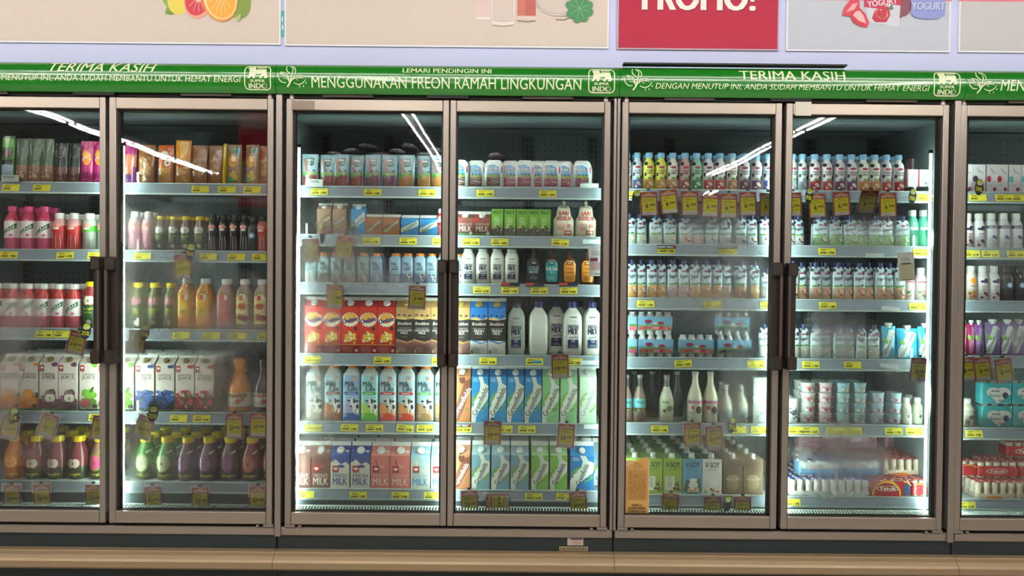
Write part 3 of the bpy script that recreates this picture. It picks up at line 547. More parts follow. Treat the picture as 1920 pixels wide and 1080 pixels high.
mlife('ml_green', 'tall cow-print milk bottle with green base', '#5cb83a', '#b4d860', '#4cb848', '#a0dce0'); mlife('ml_red', 'tall cow-print bottle, red base', '#d04a3a', '#e8a060', '#c8343c')
mlife('ml_tan', 'tall cow-print bottle, tan base', '#9a7a54', '#b89a6c', '#5cba58', '#a8d0d8')
def mls(key, look, low, sky='#9cc0cc'):
    s = [(0, 10.5, 10.5), (1.5, 11.2, 11.2), (47, 11.2, 11.2), (51, 8, 8), (52, 7.5, 7.5)]
    def ops(c, w, z0, z1): c.p([(-10, 1.5), (10, 1.5), (10, 12), (-10, 20)], low); c.t('Milk', -1.5, 37, 10, 5.5, '#24404e', bold=.03); c.t('Life', 1.5, 31.5, 10, 5, '#24404e', bold=.03); c.r(-6, 6, 25.5, 28, '#3c5c70', 2); cow(c, 3, 13, 7)
    bottle(key, look, s, sky, (51.5, 57, 7.6, '#ee8c3a'), p=5, label=(1.4, 48, sky), ops=ops, name='milk_bottle')
mls('mls_grey', 'small cow-print milk bottle, greyish label', '#98a49c', '#a4c0c0'); mls('mls_tan', 'small cow-print milk bottle, tan base', '#a09078', '#9cb8b8'); mls('mls_blue', 'small cow-print milk bottle, blue label', '#7c98c4', '#94b8d0')
pet('red_small', 'small red bottle with white cap', 14, 52, '#c03430', '#e8e0d8', '#a82c2c')
def vsb(c, w, h, hb): x = w/2; c.r(-x, x, 0, h*.3, '#5a6450'); c.t('VSOY', 0, h*.88, w*.84, 6.5, '#1f5a30', bold=.05); c.lines(-x+4, x*.6, h*.68, 5, 3, '#e8eed8', .8); c.scat(-x+2, x-1, h*.1, h*.45, 10, 3.4, ['#e0dcb8', '#6a7a4a', '#c8b890', '#4a5a44'], 3)
brick('vs_small', 'small green soy milk box', 21.5, 52, 14, '#7cb83c', vsb)
bag('sari', 'tied bag of soy milk with red lettering', 39, 60, 26, '#e4e2c8', lambda c, w, h, b: (c.t('SARI', 0, h*.76, 19, 8, '#c82c30', bold=.04, shear=.1), c.t('KEDELAI', 0, h*.6, 27, 8, '#c82c30', bold=.04, shear=.1), c.lines(-14, 4, h*.45, 6, 2.6, '#d86a60', 1), c.r(6, 13, h*.3, h*.42, '#d87a70'), c.r(0, 14, 5, 13, '#cc4a48'), c.r(2, 12, 7, 11, '#e4e2c8')), topw=.72, round_=.35, crump=.3, name='soy_milk_bag', cat='bag')
K = KINDS['sari']; q = G(U); q.loft([(57, 8, 5), (60, 3, 3), (63, 2, 2), (65, 3.4, 3.2), (68, 3, 3), (70, 1, 1)], '#d8d4c0', 2, 14, crump=.4); K['parts'].append(('tied_neck', q.mesh('sari_neck', FILM), []))
def fresh(key, look, w, h, cap, s, body='#e2eade', lab=True):
    x = w/2
    def ops(c, w_, a, b):
        z = h*.5; c.t('100% REAL', 0, z+h*.14, x*.7, 1.6, '#4a5060'); c.r(-x*.36, x*.36, z+h*.2, z+h*.23, '#8a9090'); c.t('FRESH', 0, z+h*.03, x*1.05, h*.085, '#23304c', bold=.05); c.t('MILK', 0, z-h*.055, x*1.05, h*.095, '#23304c', bold=.06)
        c.scat(-x*.6, x*.6, z-h*.19, z-h*.12, 10, 1.4, ['#5a6478', '#8a92a0'], 2); c.r(-x*.55, x*.55, z-h*.36, z-h*.2, '#2c3a5c', 3); c.e(0, z-h*.22, 3, 3, '#e2e8de'); c.e(0, z-h*.22, 2, 2, '#2c3a5c'); c.lines(-x*.45, x*.5, z-h*.31, 2, 2.4, '#c8d0d8', .6)
    bottle(key, look, s, body, cap, p=4, cops=ops if lab else None, name='milk_bottle')
fresh('fm_small', 'small white fresh milk bottle without visible cap', 27, 67, (63, 67, 9, '#e8eee4'), [(0, 12.4, 12.4), (2, 13.4, 13.4), (50, 13.4, 13.4), (57, 11, 11), (61, 8.6, 8.6), (64, 8.4, 8.4)])
BJ = lambda x: [(0, x*.86, x*.86), (3, x*.94, x*.94), (14, x, x), (60, x, x), (74, x*.92, x*.92), (83, x*.66, x*.66), (88, x*.42, x*.42), (90, x*.4, x*.4)]
fresh('fm_big', 'large white milk bottle, blue cap', 37, 101, (89, 101, 8.4, '#20226c'), BJ(18.5)); fresh('fm_grey', 'large shaded milk bottle with dull cap', 34, 96, (88, 97, 8, '#50586c'), BJ(17), '#b8c8bc'); fresh('fm_plain', 'large white milk bottle turned with blank side', 37, 101, (89, 101, 8.4, '#20226c'), BJ(18.5), lab=False)  # fm_grey: shade is put into its greyer body and cap colours
def flask(key, look, glass, lab, words, tc):
    s = [(0, 12, 8), (2, 13, 9), (40, 13, 9), (47, 11.5, 8.5), (52, 6, 6), (56, 4, 4), (66, 4, 4)]
    def cops(c, w, a, b):
        c.p([(-11, 9), (-8, 6), (8, 6), (11, 9), (11, 40), (6, 46), (-6, 46), (-11, 40)], lab); c.r(-6, 6, 38, 43, '#26221e'); c.e(0, 41, 4, 1.4, '#c8c0b0')
        for i, (t, w_, h_) in enumerate(words): c.t(t, 0, 31-i*7, w_, h_, tc, bold=.03)
        c.lines(-8, 8, 16, 3, 2.4, tc, .5)
    bottle(key, look, s, glass, (63, 71, 4.6, '#2a2624'), p=3, cops=cops, name='coffee_bottle')
flask('cb_dark', 'black cold brew coffee bottle', '#221c1a', '#2c3034', [('COLD', 18, 7), ('BREW', 16, 5)], '#a8d8e8'); flask('cb_teal', 'cold brew bottle with teal label', '#3c1c10', '#27a2a6', [('Cold Shot', 21, 7), ('21', 7, 5)], '#e8f4f0')
flask('cb_or', 'amber coffee bottle with orange label', '#5c2c14', '#f0a23c', [('coffee', 12, 4), ('original', 16, 4)], '#8a4a1c')
# --- yogurt
def yog(key, look, col, low, blot='#241f26'):
    s = [(0, 9.8, 9.8), (1.5, 10.6, 10.6), (14, 10.8, 10.8), (34, 9.8, 9.8), (44, 10.6, 10.6), (52, 9.4, 9.4), (58, 6, 6), (62, 5.6, 5.6)]
    def ops(c, w, z0, z1):
        c.p([(-9, 2), (9, 2), (9, 19), (3, 22), (-9, 19)], low); c.e(7.4, 24, 2.4, 4.4, blot); c.e(-6.5, 50, 3, 3.6, blot); c.e(-7.4, 30, 1.6, 3.6, blot); c.scat(-7, 7, 3, 17, 9, 3, [low, '#f0dccc', low], 3); c.e(0, 23, 4, 2, '#5a9a3a')
        c.e(0, 43, 5.6, 2.4, '#a83248'); c.t('YOGURT', 0, 36.5, 13.5, 3.4, '#26262e', bold=.04); c.t('DRINK', 0, 32, 10.5, 3.2, '#26262e', bold=.04)
    bottle(key, look, s, col, (61, 71, 6.8, '#8cc4e8'), label=(1.6, 54, col), ops=ops, name='yogurt_bottle')
for k_, n_, c_, l_ in (('blue', 'white and blue', '#c2cfe0', '#4a5ca0'), ('yellow', 'yellow', '#dcdc60', '#d0a040'), ('peach', 'cream and peach', '#dfe0d2', '#c8956a'), ('pink', 'dusty pink', '#c8a09c', '#a05a58'), ('green', 'mint green', '#9ccab0', '#3c9a60'), ('red', 'white and red', '#d4d4da', '#c2504c'),
                       ('purple', 'white and purple', '#ccccd4', '#6c4068'), ('orange', 'white and orange', '#dce4d6', '#dc924c'), ('mint', 'ice blue', '#c4dcdc', '#9cb4cc'), ('crim', 'white and crimson', '#dcdce0', '#b42c44')):
    yog('y_'+k_, n_+' yogurt bottle, blue cap', c_, l_)
def squeeze(key, look, w, h, low, low2, word='Squeeze!', base='#c4dce4', cap='#27356c'):
    def ops(c, w_, h_, b):
        x = w/2; c.p([(-x*.9, 2), (x*.9, 2), (x*.9, h*.36), (-x*.2, h*.4), (-x*.9, h*.34)], low); c.scat(-x*.1, x*.86, 4, h*.34, 8, 3.2, [low2, '#f0e0cc', low2], 3); c.e(-x*.3, h*.42, x*.6, 1.6, '#6aa84a'); c.e(x*.45, h*.44, 3.2, 1.8, '#3c7a34'); c.e(x*.6, h*.82, 3, 4, '#26304c'); c.e(-x*.7, h*.9, 3, 3, '#26304c'); c.e(0, h*.8, 4.2, 1.8, '#b03c54')
        c.t(word, 0, h*.64, w*.8, h*.14, '#1f2c3c', rot=8, bold=.02, shear=.2); c.lines(-x*.8, x*.1, h*.24, 3, 2.4, '#f2f4f0', .6)
    bag(key, look, w, h, 13, base, ops, spout=(0, 4.6, 7, cap), waist=.04, topw=1.0, round_=.42, name='yogurt_pouch')
squeeze('s_plain', 'white plain yogurt pouch with green leaves', 25.5, 50, '#d0e2d8', '#b8d8b0', 'Yogurt!'); squeeze('s_straw', 'white yogurt pouch with strawberries', 25.5, 50, '#dcd0cc', '#c8423c', 'Yogurt!'); squeeze('s_berry', 'white yogurt pouch with dark berries', 24, 50, '#ccd6dc', '#3c405c', 'Yogurt!')
squeeze('s_green', 'pale blue pouch with apple green base', 28, 50, '#a0d098', '#70b860'); squeeze('s_or', 'white yogurt pouch with orange fruit', 21, 64, '#e0b070', '#d88a34', 'Yogurt!'); squeeze('s_peach', 'white yogurt pouch with peach slices', 22, 62, '#dcb494', '#cc7450', 'Yogurt!')
squeeze('s_strawt', 'tall yogurt pouch with strawberry base', 21, 64, '#dcc0bc', '#c85a54', 'Yogurt!'); squeeze('s_milk', 'tall white plain yogurt pouch', 22, 56, '#c8dcd0', '#dce8e0', 'Yogurt!')
def gpouch(key, look, w, h, col, tc='#2c5a50', band='#d8e8e4', word='Greenfields'):
    def ops(c, w_, h_, b):
        x = w/2; c.p([(-x*.85, 4), (-x*.2, 4), (x*.85, h*.8), (x*.85, h*.97) if 0 else (x*.6, h*.9), (x*.05, h*.9), (-x*.85, h*.3)], band); c.e(-x*.5, h*.55, 3.4, 6, '#7cb84c', 10, .6)
        if word: c.t(word, -x*.05, h*.46, h*.8, 6.2, tc, rot=62, bold=.02)
    bag(key, look, w, h, 14, col, ops, spout=(0, min(7, w*.3), 5, '#e6efec'), waist=.05, name='yogurt_pouch')
gpouch('gp_blue', 'broad turquoise milk pouch with white spout', 40, 58, '#3ab0d8'); gpouch('gp_blue2', 'slim turquoise pouch with white spout', 27, 62, '#4ab4d4'); gpouch('gp_purple', 'lilac pouch with diagonal lettering', 27, 62, '#7c68a0', '#2c4a40')
gpouch('gp_red', 'red fruit pouch with white spout', 15, 60, '#c8344c', band='#e89098', word=None); gpouch('gp_mag', 'magenta fruit pouch with white spout', 14, 60, '#b8307c', band='#d890b8', word=None); gpouch('gp_vio', 'violet fruit pouch with white spout', 14, 60, '#8a4ca8', band='#bc94cc', word=None)
def glassb(key, look, w, h, fill, empty, lab, ops, cap='#9a9c98', name='glass_bottle'):
    x = w/2; s = [(0, x*.9, x*.9), (1.5, x, x), (h*.46, x, x), (h*.6, x*.78, x*.78), (h*.75, x*.42, x*.42), (h*.9, x*.36, x*.36), (h*.93, x*.4, x*.4)]
    bottle(key, look, s, lambda z: fill if z < h*.72 else empty, (h*.93, h, x*.44, cap), label=lab, ops=ops, name=name)
glassb('gb_choc', 'glass soy milk bottle, brown with blue label', 26, 88, '#8a7468', '#4a5450', (18, 44, '#6ab0b8'), lambda c, w, a, b: (c.t('Vsoy', 0, 37, 16, 7, '#1f4c4c', bold=.04), c.r(-12, 12, 19, 27, '#4a3024', 5), c.scat(-10, 10, 19, 28, 8, 2, ['#b08a50', '#6a7a40'], 2)))
glassb('gb_soy', 'glass soy milk bottle with green label', 26, 88, '#cfd2b8', '#64706a', (16, 44, '#c0c8a4'), lambda c, w, a, b: (c.t('soy', -4, 37, 12, 6, '#3c7a3c', bold=.04), c.e(4, 26, 7, 5, '#7a8a5c'), c.e(-6, 22, 3, 3, '#4a5a3c')))
glassb('gb_empty', 'dark greenish glass bottle standing behind', 25, 88, '#3c4c44', '#46544e', (20, 44, '#38544e'), None)
glassb('gb_cream', 'cream milk bottle with magenta band', 29, 95, '#dfdfc0', '#dfdfc0', (16, 44, '#d4d0be'), lambda c, w, a, b: (c.r(-14, 14, 36, 41, '#a8346c', 6), c.t('Yoghurt', 0, 38.5, 22, 3.4, '#f0d8e0', bold=.03), c.e(4, 24, 6, 7, '#3a2c2a'), c.e(-7, 28, 3.6, 3.2, '#c83c2c'), c.lines(-12, 12, 33, 2, 1.8, '#888', .5)), cap='#d8dcc8')
glassb('gb_milk', 'plump milk bottle, pale blue label', 28, 70, '#d8dcc4', '#c8ccb8', (6, 26, '#b8d4dc'), lambda c, w, a, b: (c.r(-13, 13, 18, 20, '#e0c070', 6), c.e(0, 14, 6, 3, '#5a90b8')), cap='#e8ece4')
brick('tall_clear', 'pale frosted bottle with black handwriting lines', 35, 86, 26, '#c4cfc8', lambda c, w, h, b: [c.st([(-6+5*math.sin(k*2.1+i*.6)+i*1.6, 80-k*15-2.5*math.cos(i*1.3+k)) for i in range(9)], .7, '#2c3432') for k in range(5)], name='frosted_bottle', cat='bottle')
def vs(key, look, col, side, top, img, word='V-SOY', sub='ORIGINAL', tc='#24503c'):
    def ops(c, w, h, b):
        x = w/2; c.t(word, 0, h*.83, w*.76, 10, tc, bold=.03); c.t(sub, 0, h*.695, w*.5, 2.6, tc); img(c, x, h)
    brick(key, look, 36.5, 66, 38, side, ops, cap='#e6ece2', top=top, slope=0, name='soy_milk_carton')
    K = KINDS[key]; g = K['parts'][0][1]
def _vi(a, b_, cc): return lambda c, x, h: (c.p([(-x*.9, h*.1), (-x*.6, h*.42), (0, h*.36), (x*.8, h*.46), (x*.9, h*.1), (x*.5, h*.02), (-x*.5, h*.02)], a), c.e(x*.1, h*.26, 9, 8, b_), c.e(x*.1, h*.4, 8, 3, '#efefe0'), c.e(x*.1, h*.12, 11, 4, b_), c.scat(-x*.8, x*.8, 2, h*.2, 8, 2.4, cc, 2))
vs('v_green', 'yellow-green soy milk carton with cap', 0, '#9cb84c', '#d4dccc' if 0 else '#9cc070', lambda c, x, h: (c.r(-x*.8, x*.2, h*.1, h*.5, '#e8ecd4'), c.lines(-x*.7, x*.1, h*.46, 6, 3.4, '#5a6a34', 1), c.scat(0, x*.9, 3, h*.35, 10, 3.4, ['#8a7a4c', '#b0a070', '#5a5a38'], 2)), sub='MULTIGRAIN')
vs('v_blue', 'light blue soy milk carton with jug picture', 0, '#6ca8c8', '#4a7a6c', _vi('#3f6a48', '#e6e8e0', ['#c8a060', '#e08a4a']), sub='PLUS', tc='#e6f0f0' if 0 else '#1c4470'); vs('v_white', 'white soy milk carton with splash picture', 0, '#e6e8dc', '#3c6a58', _vi('#e6e6d8', '#f2f2ea', ['#c8583c', '#5a8a3c', '#c8a870']))
vs('v_brown', 'brown soy milk carton with tan top', 0, '#6c5a40', '#a88c68', lambda c, x, h: (c.e(0, h*.3, 11, 13, '#8c7c5c'), c.e(0, h*.44, 13, 3.4, '#a8987a'), c.e(0, h*.5, 10, 4, '#98886a'), c.e(0, h*.1, 12, 3, '#7c6a4c')), word=' . ' if 0 else 'SOY', sub='MILK', tc='#5c4c34')
# --- cups, tubs, packs
def cup(key, look, w, h, col, mid, lid='#dfe8e4', txt=None, tc='#c83c4c'):
    x = w/2; s = [(0, x*.8, x*.8), (1, x*.84, x*.84), (h-1.4, x*.96, x*.96)]
    g = G(U); g.loft(s, lambda z: col if z < h*.35 or z > h*.75 else mid, 2, 26); c = C(g, prof(s), k0=.2)
    if txt: c.t(txt, 0, h*.5, w*.6, h*.3, tc, bold=.04)
    c.scat(-x*.7, x*.7, 1, h*.5, 6, 2.2, [tc, '#f4f0ea'], 3)
    q = G(U); q.loft([(h-1.4, x, x), (h-.4, x*1.02, x*1.02), (h, x*.98, x*.98)], lid, 2, 26)
    kind(key, 'yogurt_cup', 'cup', look, [('cup_body', g.mesh(key, PRINT), []), ('lid', q.mesh(key+'_lid', PLAST), [])], w, w, h)
cup('c_white', 'white yogurt cup with red print', 28, 19, '#d8dcd8', '#c4ccc8', txt='YOGURT'); cup('c_pink', 'pink and white yogurt cup', 27, 19, '#dcc0c4', '#e0ccd0', txt='berry', tc='#c84860'); cup('c_teal', 'pale teal yogurt cup', 27.5, 19, '#a0a890', '#9cc4cc', '#a4d4d8', tc='#c0a860'); cup('c_rose', 'rose and blue yogurt cup', 28, 19.5, '#d890a0', '#b4d0dc', '#b8dce0', tc='#c0506c')
cup('c_tub', 'tall white yogurt tub with black lettering', 26, 46, '#d4dcd8', '#dce4e0', txt='Greek', tc='#1c3c4c')
def kefir(key, look, w, h, col, ops, lab, cap='#e8ede8'):
    x = w/2; s = [(0, x*.92, x*.92), (1.2, x, x), (h*.66, x, x), (h*.78, x*.7, x*.7), (h*.84, x*.56, x*.56)]
    bottle(key, look, s, col, (h*.83, h, x*.62, cap), label=(2, h*.66, lab), ops=ops, name='yogurt_bottle')
kefir('k_green', 'green drink bottle with white cap', 24, 70, '#5cc0a0', lambda c, w, a, b: (c.e(2, 26, 6, 7, '#2c8a6a'), c.r(-10, 10, 32, 38, '#dcefe4', 4), c.lines(-6, 6, 44, 2, 3, '#e8f4ec', 1)), '#4cb894'); kefir('k_white', 'small creamy bottle with tiny print', 19, 50, '#cfd2b4', lambda c, w, a, b: (c.e(2, 16, 3, 3.4, '#5a6a50'), c.lines(-6, 6, 28, 3, 3, '#6a7460', .8)), '#cdd4bc')
kefir('k_pink', 'pink and white bottle with tulip print', 22, 62, '#e0c8c8', lambda c, w, a, b: (c.scat(-8, 8, 2, 22, 9, 3.4, ['#dc7480', '#e8a0a8', '#5a9a4a'], 3), c.r(-8, 8, 34, 36, '#c84858', 3)), '#ddd0cc'); kefir('k_fruit', 'white bottle with dark berry print', 21, 66, '#dcdce0', lambda c, w, a, b: (c.scat(-9, 9, 2, 18, 9, 3, ['#a82c44', '#6c2440', '#d4d0d0'], 3), c.scat(-9, 9, 32, 43, 9, 2.6, ['#4c346c', '#3a7a44', '#2c2c4c'], 4), c.t('YOGURT', 0, 27, 12, 3, '#a8324c', bold=.03), c.lines(-6, 6, 23, 2, 2, '#666', .5)), '#e0e0e4')
kefir('k_orange', 'white bottle with orange slice print', 21, 66, '#e0dcd0', lambda c, w, a, b: (c.scat(-9, 9, 2, 20, 9, 3.4, ['#e08c2c', '#f0b040', '#d8762c'], 3), c.e(0, 38, 6, 6, '#ec9c2c'), c.t('YOGURT', 0, 28, 12, 3, '#a8324c', bold=.03)), '#e4e2d8'); kefir('k_dlite', 'white bottle with dark band and blueberries', 23, 67, '#cdd0d6', lambda c, w, a, b: (c.r(-11, 11, 38, 43.5, '#2a2c38', 5), c.t('DELIGHT', 0, 40.7, 16, 3, '#e8e8ee', bold=.03), c.scat(-9, 7, 12, 26, 8, 3, ['#3c4c84', '#55649c', '#d4d8e0'], 3), c.lines(-4, 10, 9, 1, 2, '#555', .8)), '#d3d6dc')
kefir('k_dark', 'dark bottle with small blue label', 24, 66, '#22242a', lambda c, w, a, b: (c.e(0, 30, 6, 6, '#3c84a8'), c.e(0, 30, 4, 4, '#c0d4dc')), '#2a2c34', '#2c2c32'); kefir('k_ybot', 'short creamy yogurt bottle with white cap', 25, 52, '#d2d2b8', lambda c, w, a, b: (c.e(4, 18, 5, 4, '#2c4470'), c.t('Yo', 4, 18, 5, 4, '#e8e8e0'), c.lines(-9, 2, 12, 4, 2.2, '#555', 1), c.lines(-8, 8, 30, 2, 2, '#888', .6)), '#d6d8c4')
def ybox(key, look, fr):
    brick(key, look, 23.5, 53, 20, '#d6d8da', lambda c, w, h, b: (c.t('Yogurt', 1, h*.76, 17, 6, '#6a6e78', rot=-38), c.e(-7, 26, 5, 6, fr), c.p([(6, 2), (11, 7), (6, 12), (1, 7)], '#8a2c48'), c.lines(-9, 4, 16, 2, 3, '#a0a4a8', .7)), name='yogurt_box', cat='box')
ybox('x_berry', 'white yogurt box with blackberry picture', '#3a2c44'); ybox('x_straw', 'white yogurt box with red berry picture', '#b8283c'); ybox('x_teal', 'white yogurt box with teal marks', '#5cb8b4')
brick('x_date', 'white box with slanted grey lettering', 21, 32, 18, '#d0d2d2', lambda c, w, h, b: (c.t('DATE', 0, 18, 17, 6, '#8a8e90', rot=50), c.e(4, 6, 3, 2.4, '#9a9c9c'), c.r(-10.5, -8, 0, 32, '#a83040')), name='yogurt_box', cat='box')
def pack(key, look, n, bw, h, botc, foil, wrapc, ops, name='yogurt_multipack', rows=1, wz=(.18, .8)):
    g = G(U); s = [(0, bw*.44, bw*.44), (h*.3, bw*.46, bw*.46), (h*.5, bw*.38, bw*.38), (h*.62, bw*.45, bw*.45), (h*.85, bw*.42, bw*.42), (h*.93, bw*.3, bw*.3), (h*.97, bw*.34, bw*.34), (h, bw*.33, bw*.33)]
    g.loft(s, lambda z: foil if z > h*.92 else botc, 2, 14); g.e = None
    C(g, lambda x, z: 0, 0)
    me = g.mesh(key+'_bottle', PLAST); parts = []
    q = G(U); x = n*bw/2+.4; y = rows*bw/2+.4; z0, z1 = h*wz[0], h*wz[1]
    q.loft([(z0, x, y), ((z0+z1)/2, x+.3, y+.3), (z1, x, y)], wrapc, 7, 40, cap=False); ops(C(q, lambda a, z: -y-.3, k0=.1), 2*x, z0, z1)
    parts = [('printed_sleeve', q.mesh(key+'_sleeve', FILM), [])]
    KINDS[key] = dict(name=name, cat='multipack', look=look, parts=parts, w=n*bw*U, d=rows*bw*U, h=h*U, bot=(me, [((i-(n-1)/2)*bw*U, (j-(rows-1)/2)*bw*U) for j in range(rows) for i in range(n)]))
def cim(fr, sky='#7cb4d4'): return lambda c, w, z0, z1: (c.r(-w/2+1, w/2-1, z0, z1, sky), c.p([(-w/2+1, z0), (w/2-1, z0), (w/2-1, z0+9), (w*.1, z0+12), (-w/2+1, z0+10)], '#7aa468'), c.scat(-w/2+2, w/2-2, z0, z0+9, int(w/3), 3, fr, 2), c.e(-w*.2, z0+17, 7, 3, '#8c3048'), c.t('Yogurt', -w*.2, z0+13, 11, 3.4, '#26384c', bold=.03), c.e(0, z0+13, 4, 2.2, '#e6ece8'), c.e(w*.16, z0+14, 6, 2.6, '#a8344c'))
pack('p_straw', 'yogurt pack with strawberry meadow print', 4, 16.4, 42, '#cfd6d8', '#dfe8ea', '#8cbcd4', cim(['#d06074', '#e090a0', '#c84058'])); pack('p_berry', 'four-bottle yogurt pack with blueberry print', 4, 16, 42, '#c8d2d8', '#dfe8ea', '#8cc0dc', cim(['#3c4c74', '#5a6c98', '#2c3858']))
pack('p_single', 'part of strawberry yogurt pack at the edge', 1, 18, 42, '#cfd6d8', '#dfe8ea', '#8cbcd4', lambda c, w, z0, z1: (c.r(-w/2+2, w/2-2, z0, z0+8, '#d06a7c'), c.r(-w/2+2, w/2-2, z0+8, z0+12, '#5c9a4c')))
def yk(bg, b2): return lambda c, w, z0, z1: (c.p([(-w*.5+1, z0), (-w*.5+1, z0+3), (-w*.28, z1), (w*.28, z1), (w*.5-1, z1-4), (w*.5-1, z0)], b2), c.e(-w*.04, (z0+z1)/2, w*.27, 5.4, '#f0ece4'), c.e(-w*.04, (z0+z1)/2, w*.25, 4.7, bg), c.t('Yakult', -w*.04, (z0+z1)/2, w*.38, 5.6, '#f4f0ea', bold=.05))
pack('yk_red', 'red-foil probiotic drink pack', 5, 15, 31, '#d8cab4', '#c04450', '#b8242c', yk('#b8242c', '#b8242c'), rows=2, name='probiotic_drink_pack', wz=(.1, .72))
pack('yk_duo', 'narrow red-foil probiotic drink pack', 2, 15, 31, '#d8cab4', '#c04450', '#b8242c', lambda c, w, z0, z1: c.st([(-w*.4, z1-3), (0, z1-1), (w*.4, z1-6)], 1.6, '#e8c840'), rows=2, name='probiotic_drink_pack', wz=(.1, .8))
pack('yk_r0', 'clear-wrapped red-foil probiotic drink pack', 5, 15, 31, '#d8cab4', '#c04450', '#cdb8a0', lambda c, w, z0, z1: c.e(-w*.05, z0, w*.22, 3.4, '#e07a2c'), rows=2, name='probiotic_drink_pack', wz=(.04, .3))
pack('yk_b0', 'clear-wrapped blue-foil probiotic drink pack', 5, 15, 31, '#dcd8cc', '#2c489c', '#c8ccc8', lambda c, w, z0, z1: None, rows=2, name='probiotic_drink_pack', wz=(.04, .28))
pack('yk_fancy', 'red probiotic pack with rainbow arc', 5, 15, 31, '#d8cab4', '#c04450', '#a81c28', lambda c, w, z0, z1: (c.e(-w*.12, z0+5, w*.36, z1-z0-3, '#e8842c'), c.e(-w*.12, z0+4, w*.34, z1-z0-4.5, '#e8c840'), c.e(-w*.12, z0+2, w*.32, z1-z0-5, '#b0222c'), c.e(-w*.1, (z0+z1)/2, w*.27, 5, '#f0e8e0'), c.e(-w*.1, (z0+z1)/2, w*.25, 4.3, '#902028'), c.t('Yakult', -w*.1, (z0+z1)/2, w*.4, 5.6, '#f4f0ea', bold=.05), c.r(w*.3, w*.46, z0+2, z1-5, '#2c4468'), c.st([(w*.28, z1), (w*.4, z1-3), (w*.48, z1-8)], 1.6, '#e8c840')), rows=2, name='probiotic_drink_pack', wz=(.02, .92))
pack('yk_blue', 'blue-foil probiotic drink pack', 5, 15, 31, '#dcd8cc', '#2c489c', '#4ca4d4', lambda c, w, z0, z1: (c.r(-w/2+1, w/2-1, (z0+z1)/2, z1, '#d8e4e4'), c.r(-w/2+1, w/2-1, z0, z0+4, '#2c74b8'), c.e(-w*.1, (z0+z1)/2+3, w*.2, 4.2, '#b8384c'), c.e(-w*.1, (z0+z1)/2+3, w*.185, 3.5, '#e8e8e4'), c.t('Yakult', -w*.08, (z0+z1)/2+3, w*.32, 4.4, '#b03048', bold=.05)), rows=2, name='probiotic_drink_pack', wz=(.1, .86))
pack('yk_pink', 'pink wrapped five-bottle drink pack', 5, 15, 30, '#cfa8b0', '#d8b0b8', '#c48c9c', lambda c, w, z0, z1: (c.st([(-w*.4, z0+6), (-w*.15, z0+11), (w*.1, z0+9), (w*.4, z0+13)], 2, '#94548c'), c.r(-w*.4, -w*.12, z0+1, z0+3, '#8c3c4c')), rows=2, wz=(.06, .7), name='probiotic_drink_pack')
pack('bene', 'turquoise pack of heart-print yogurt drinks', 3, 21, 43, '#c8ccc0', '#d4dcd8', '#4cb4bc', lambda c, w, z0, z1: (c.e(-8, z0+22, 14, 9, '#e2e8e4'), c.e(12, z0+22, 16, 9, '#e2e8e4'), c.p([(-22, z0+20), (30, z0+20), (2, z0+1)], '#e2e8e4'), c.t('NUTRIVE', -3, z0+24, 17, 3.4, '#2c3034', bold=.06), c.t('Benecol', -4, z0+16, 23, 5.6, '#2c7c88', bold=.02), c.e(17, z0+16, 6, 6, '#4c5468'), c.lines(0, 18, z0+7, 2, 2, '#b03848', .9)), rows=1, name='yogurt_multipack', wz=(.02, .94))
_put0 = put
def put(key, *a, **k):
    o = _put0(key, *a, **k); K = KINDS[key]
    if 'bot' in K:
        me, pos = K['bot']
        for bx, by in pos:
            c = bpy.data.objects.new('bottle', me); scene.collection.objects.link(c); c.parent = o; c.location = (bx, by, 0)
    return o
# ------------------------------------------------------------------ the room
def struct(name, g, m, **k):
    o = g.obj(name, m, **k); o['kind'] = 'structure'; return o
RX = 6.5; RY = -9.0; RZ = 3.6
lav = mat('lavender_wall_paint', '#bfc6e8', rough=.6, noise=.02, nscale=3)
struct('wall_back', G().box(-RX, RX, .9, 1.0, 0, RZ, '#fff'), lav)
struct('trim_bulkhead', G().box(-RX, RX, .04, .9, 2.36, RZ, '#fff'), lav)
struct('floor', G().box(-RX, RX, RY, 1.0, -.05, 0), mat('cream_floor_tile', '#cfc8bc', rough=.3, noise=.04))
struct('ceiling', G().box(-RX, RX, RY, 1.0, RZ, RZ+.05), mat('ceiling_dark', '#5c5a58', rough=.8))
struct('wall_left', G().box(-RX-.1, -RX, RY, 1.0, 0, RZ), mat('shop_wall', '#77706a', rough=.7))
struct('wall_right', G().box(RX, RX+.1, RY, 1.0, 0, RZ), mat('shop_wall'))
struct('wall_front', G().box(-RX, RX, RY-.1, RY, 0, RZ), mat('shop_wall'))
# ceiling light rows: the lit lines mirrored in the door glass, plus an added fill row
def tube_row(x0, x1, y0, y1, z, label, tm=None):
    t = thing('ceiling_light', 'ceiling light', label, 'fluorescent light rows under the ceiling', ((x0+x1)/2, (y0+y1)/2, z))
    L = max(x1-x0, y1-y0); n = max(1, round(L/1.25)); al = (y1-y0) > (x1-x0)
    g = G()
    if al: g.box(-.06, .06, -L/2, L/2, .05, .11, '#ddd')
    else: g.box(-L/2, L/2, -.06, .06, .05, .11, '#ddd')
    g.obj('housing', WHITEM, t)
    for i in range(n):
        c = -L/2+L*(i+.5)/n
        for s in (-.05, .05):
            q = G()
            if al: q.cyl((s, c-L/n*.46, .03), (0, 1, 0), .011, L/n*.92, '#fff', 10)
            else: q.cyl((c-L/n*.46, s, .03), (1, 0, 0), .011, L/n*.92, '#fff', 10)
            q.obj('tube', tm or TUBEM, t)
    for c in (-L*.4, 0, L*.4):
        G().box(-.004 if al else c-.004, .004 if al else c+.004, c-.004 if al else -.004, c+.004 if al else .004, .11, RZ-z, '#999').obj('hanger', INTER, t)
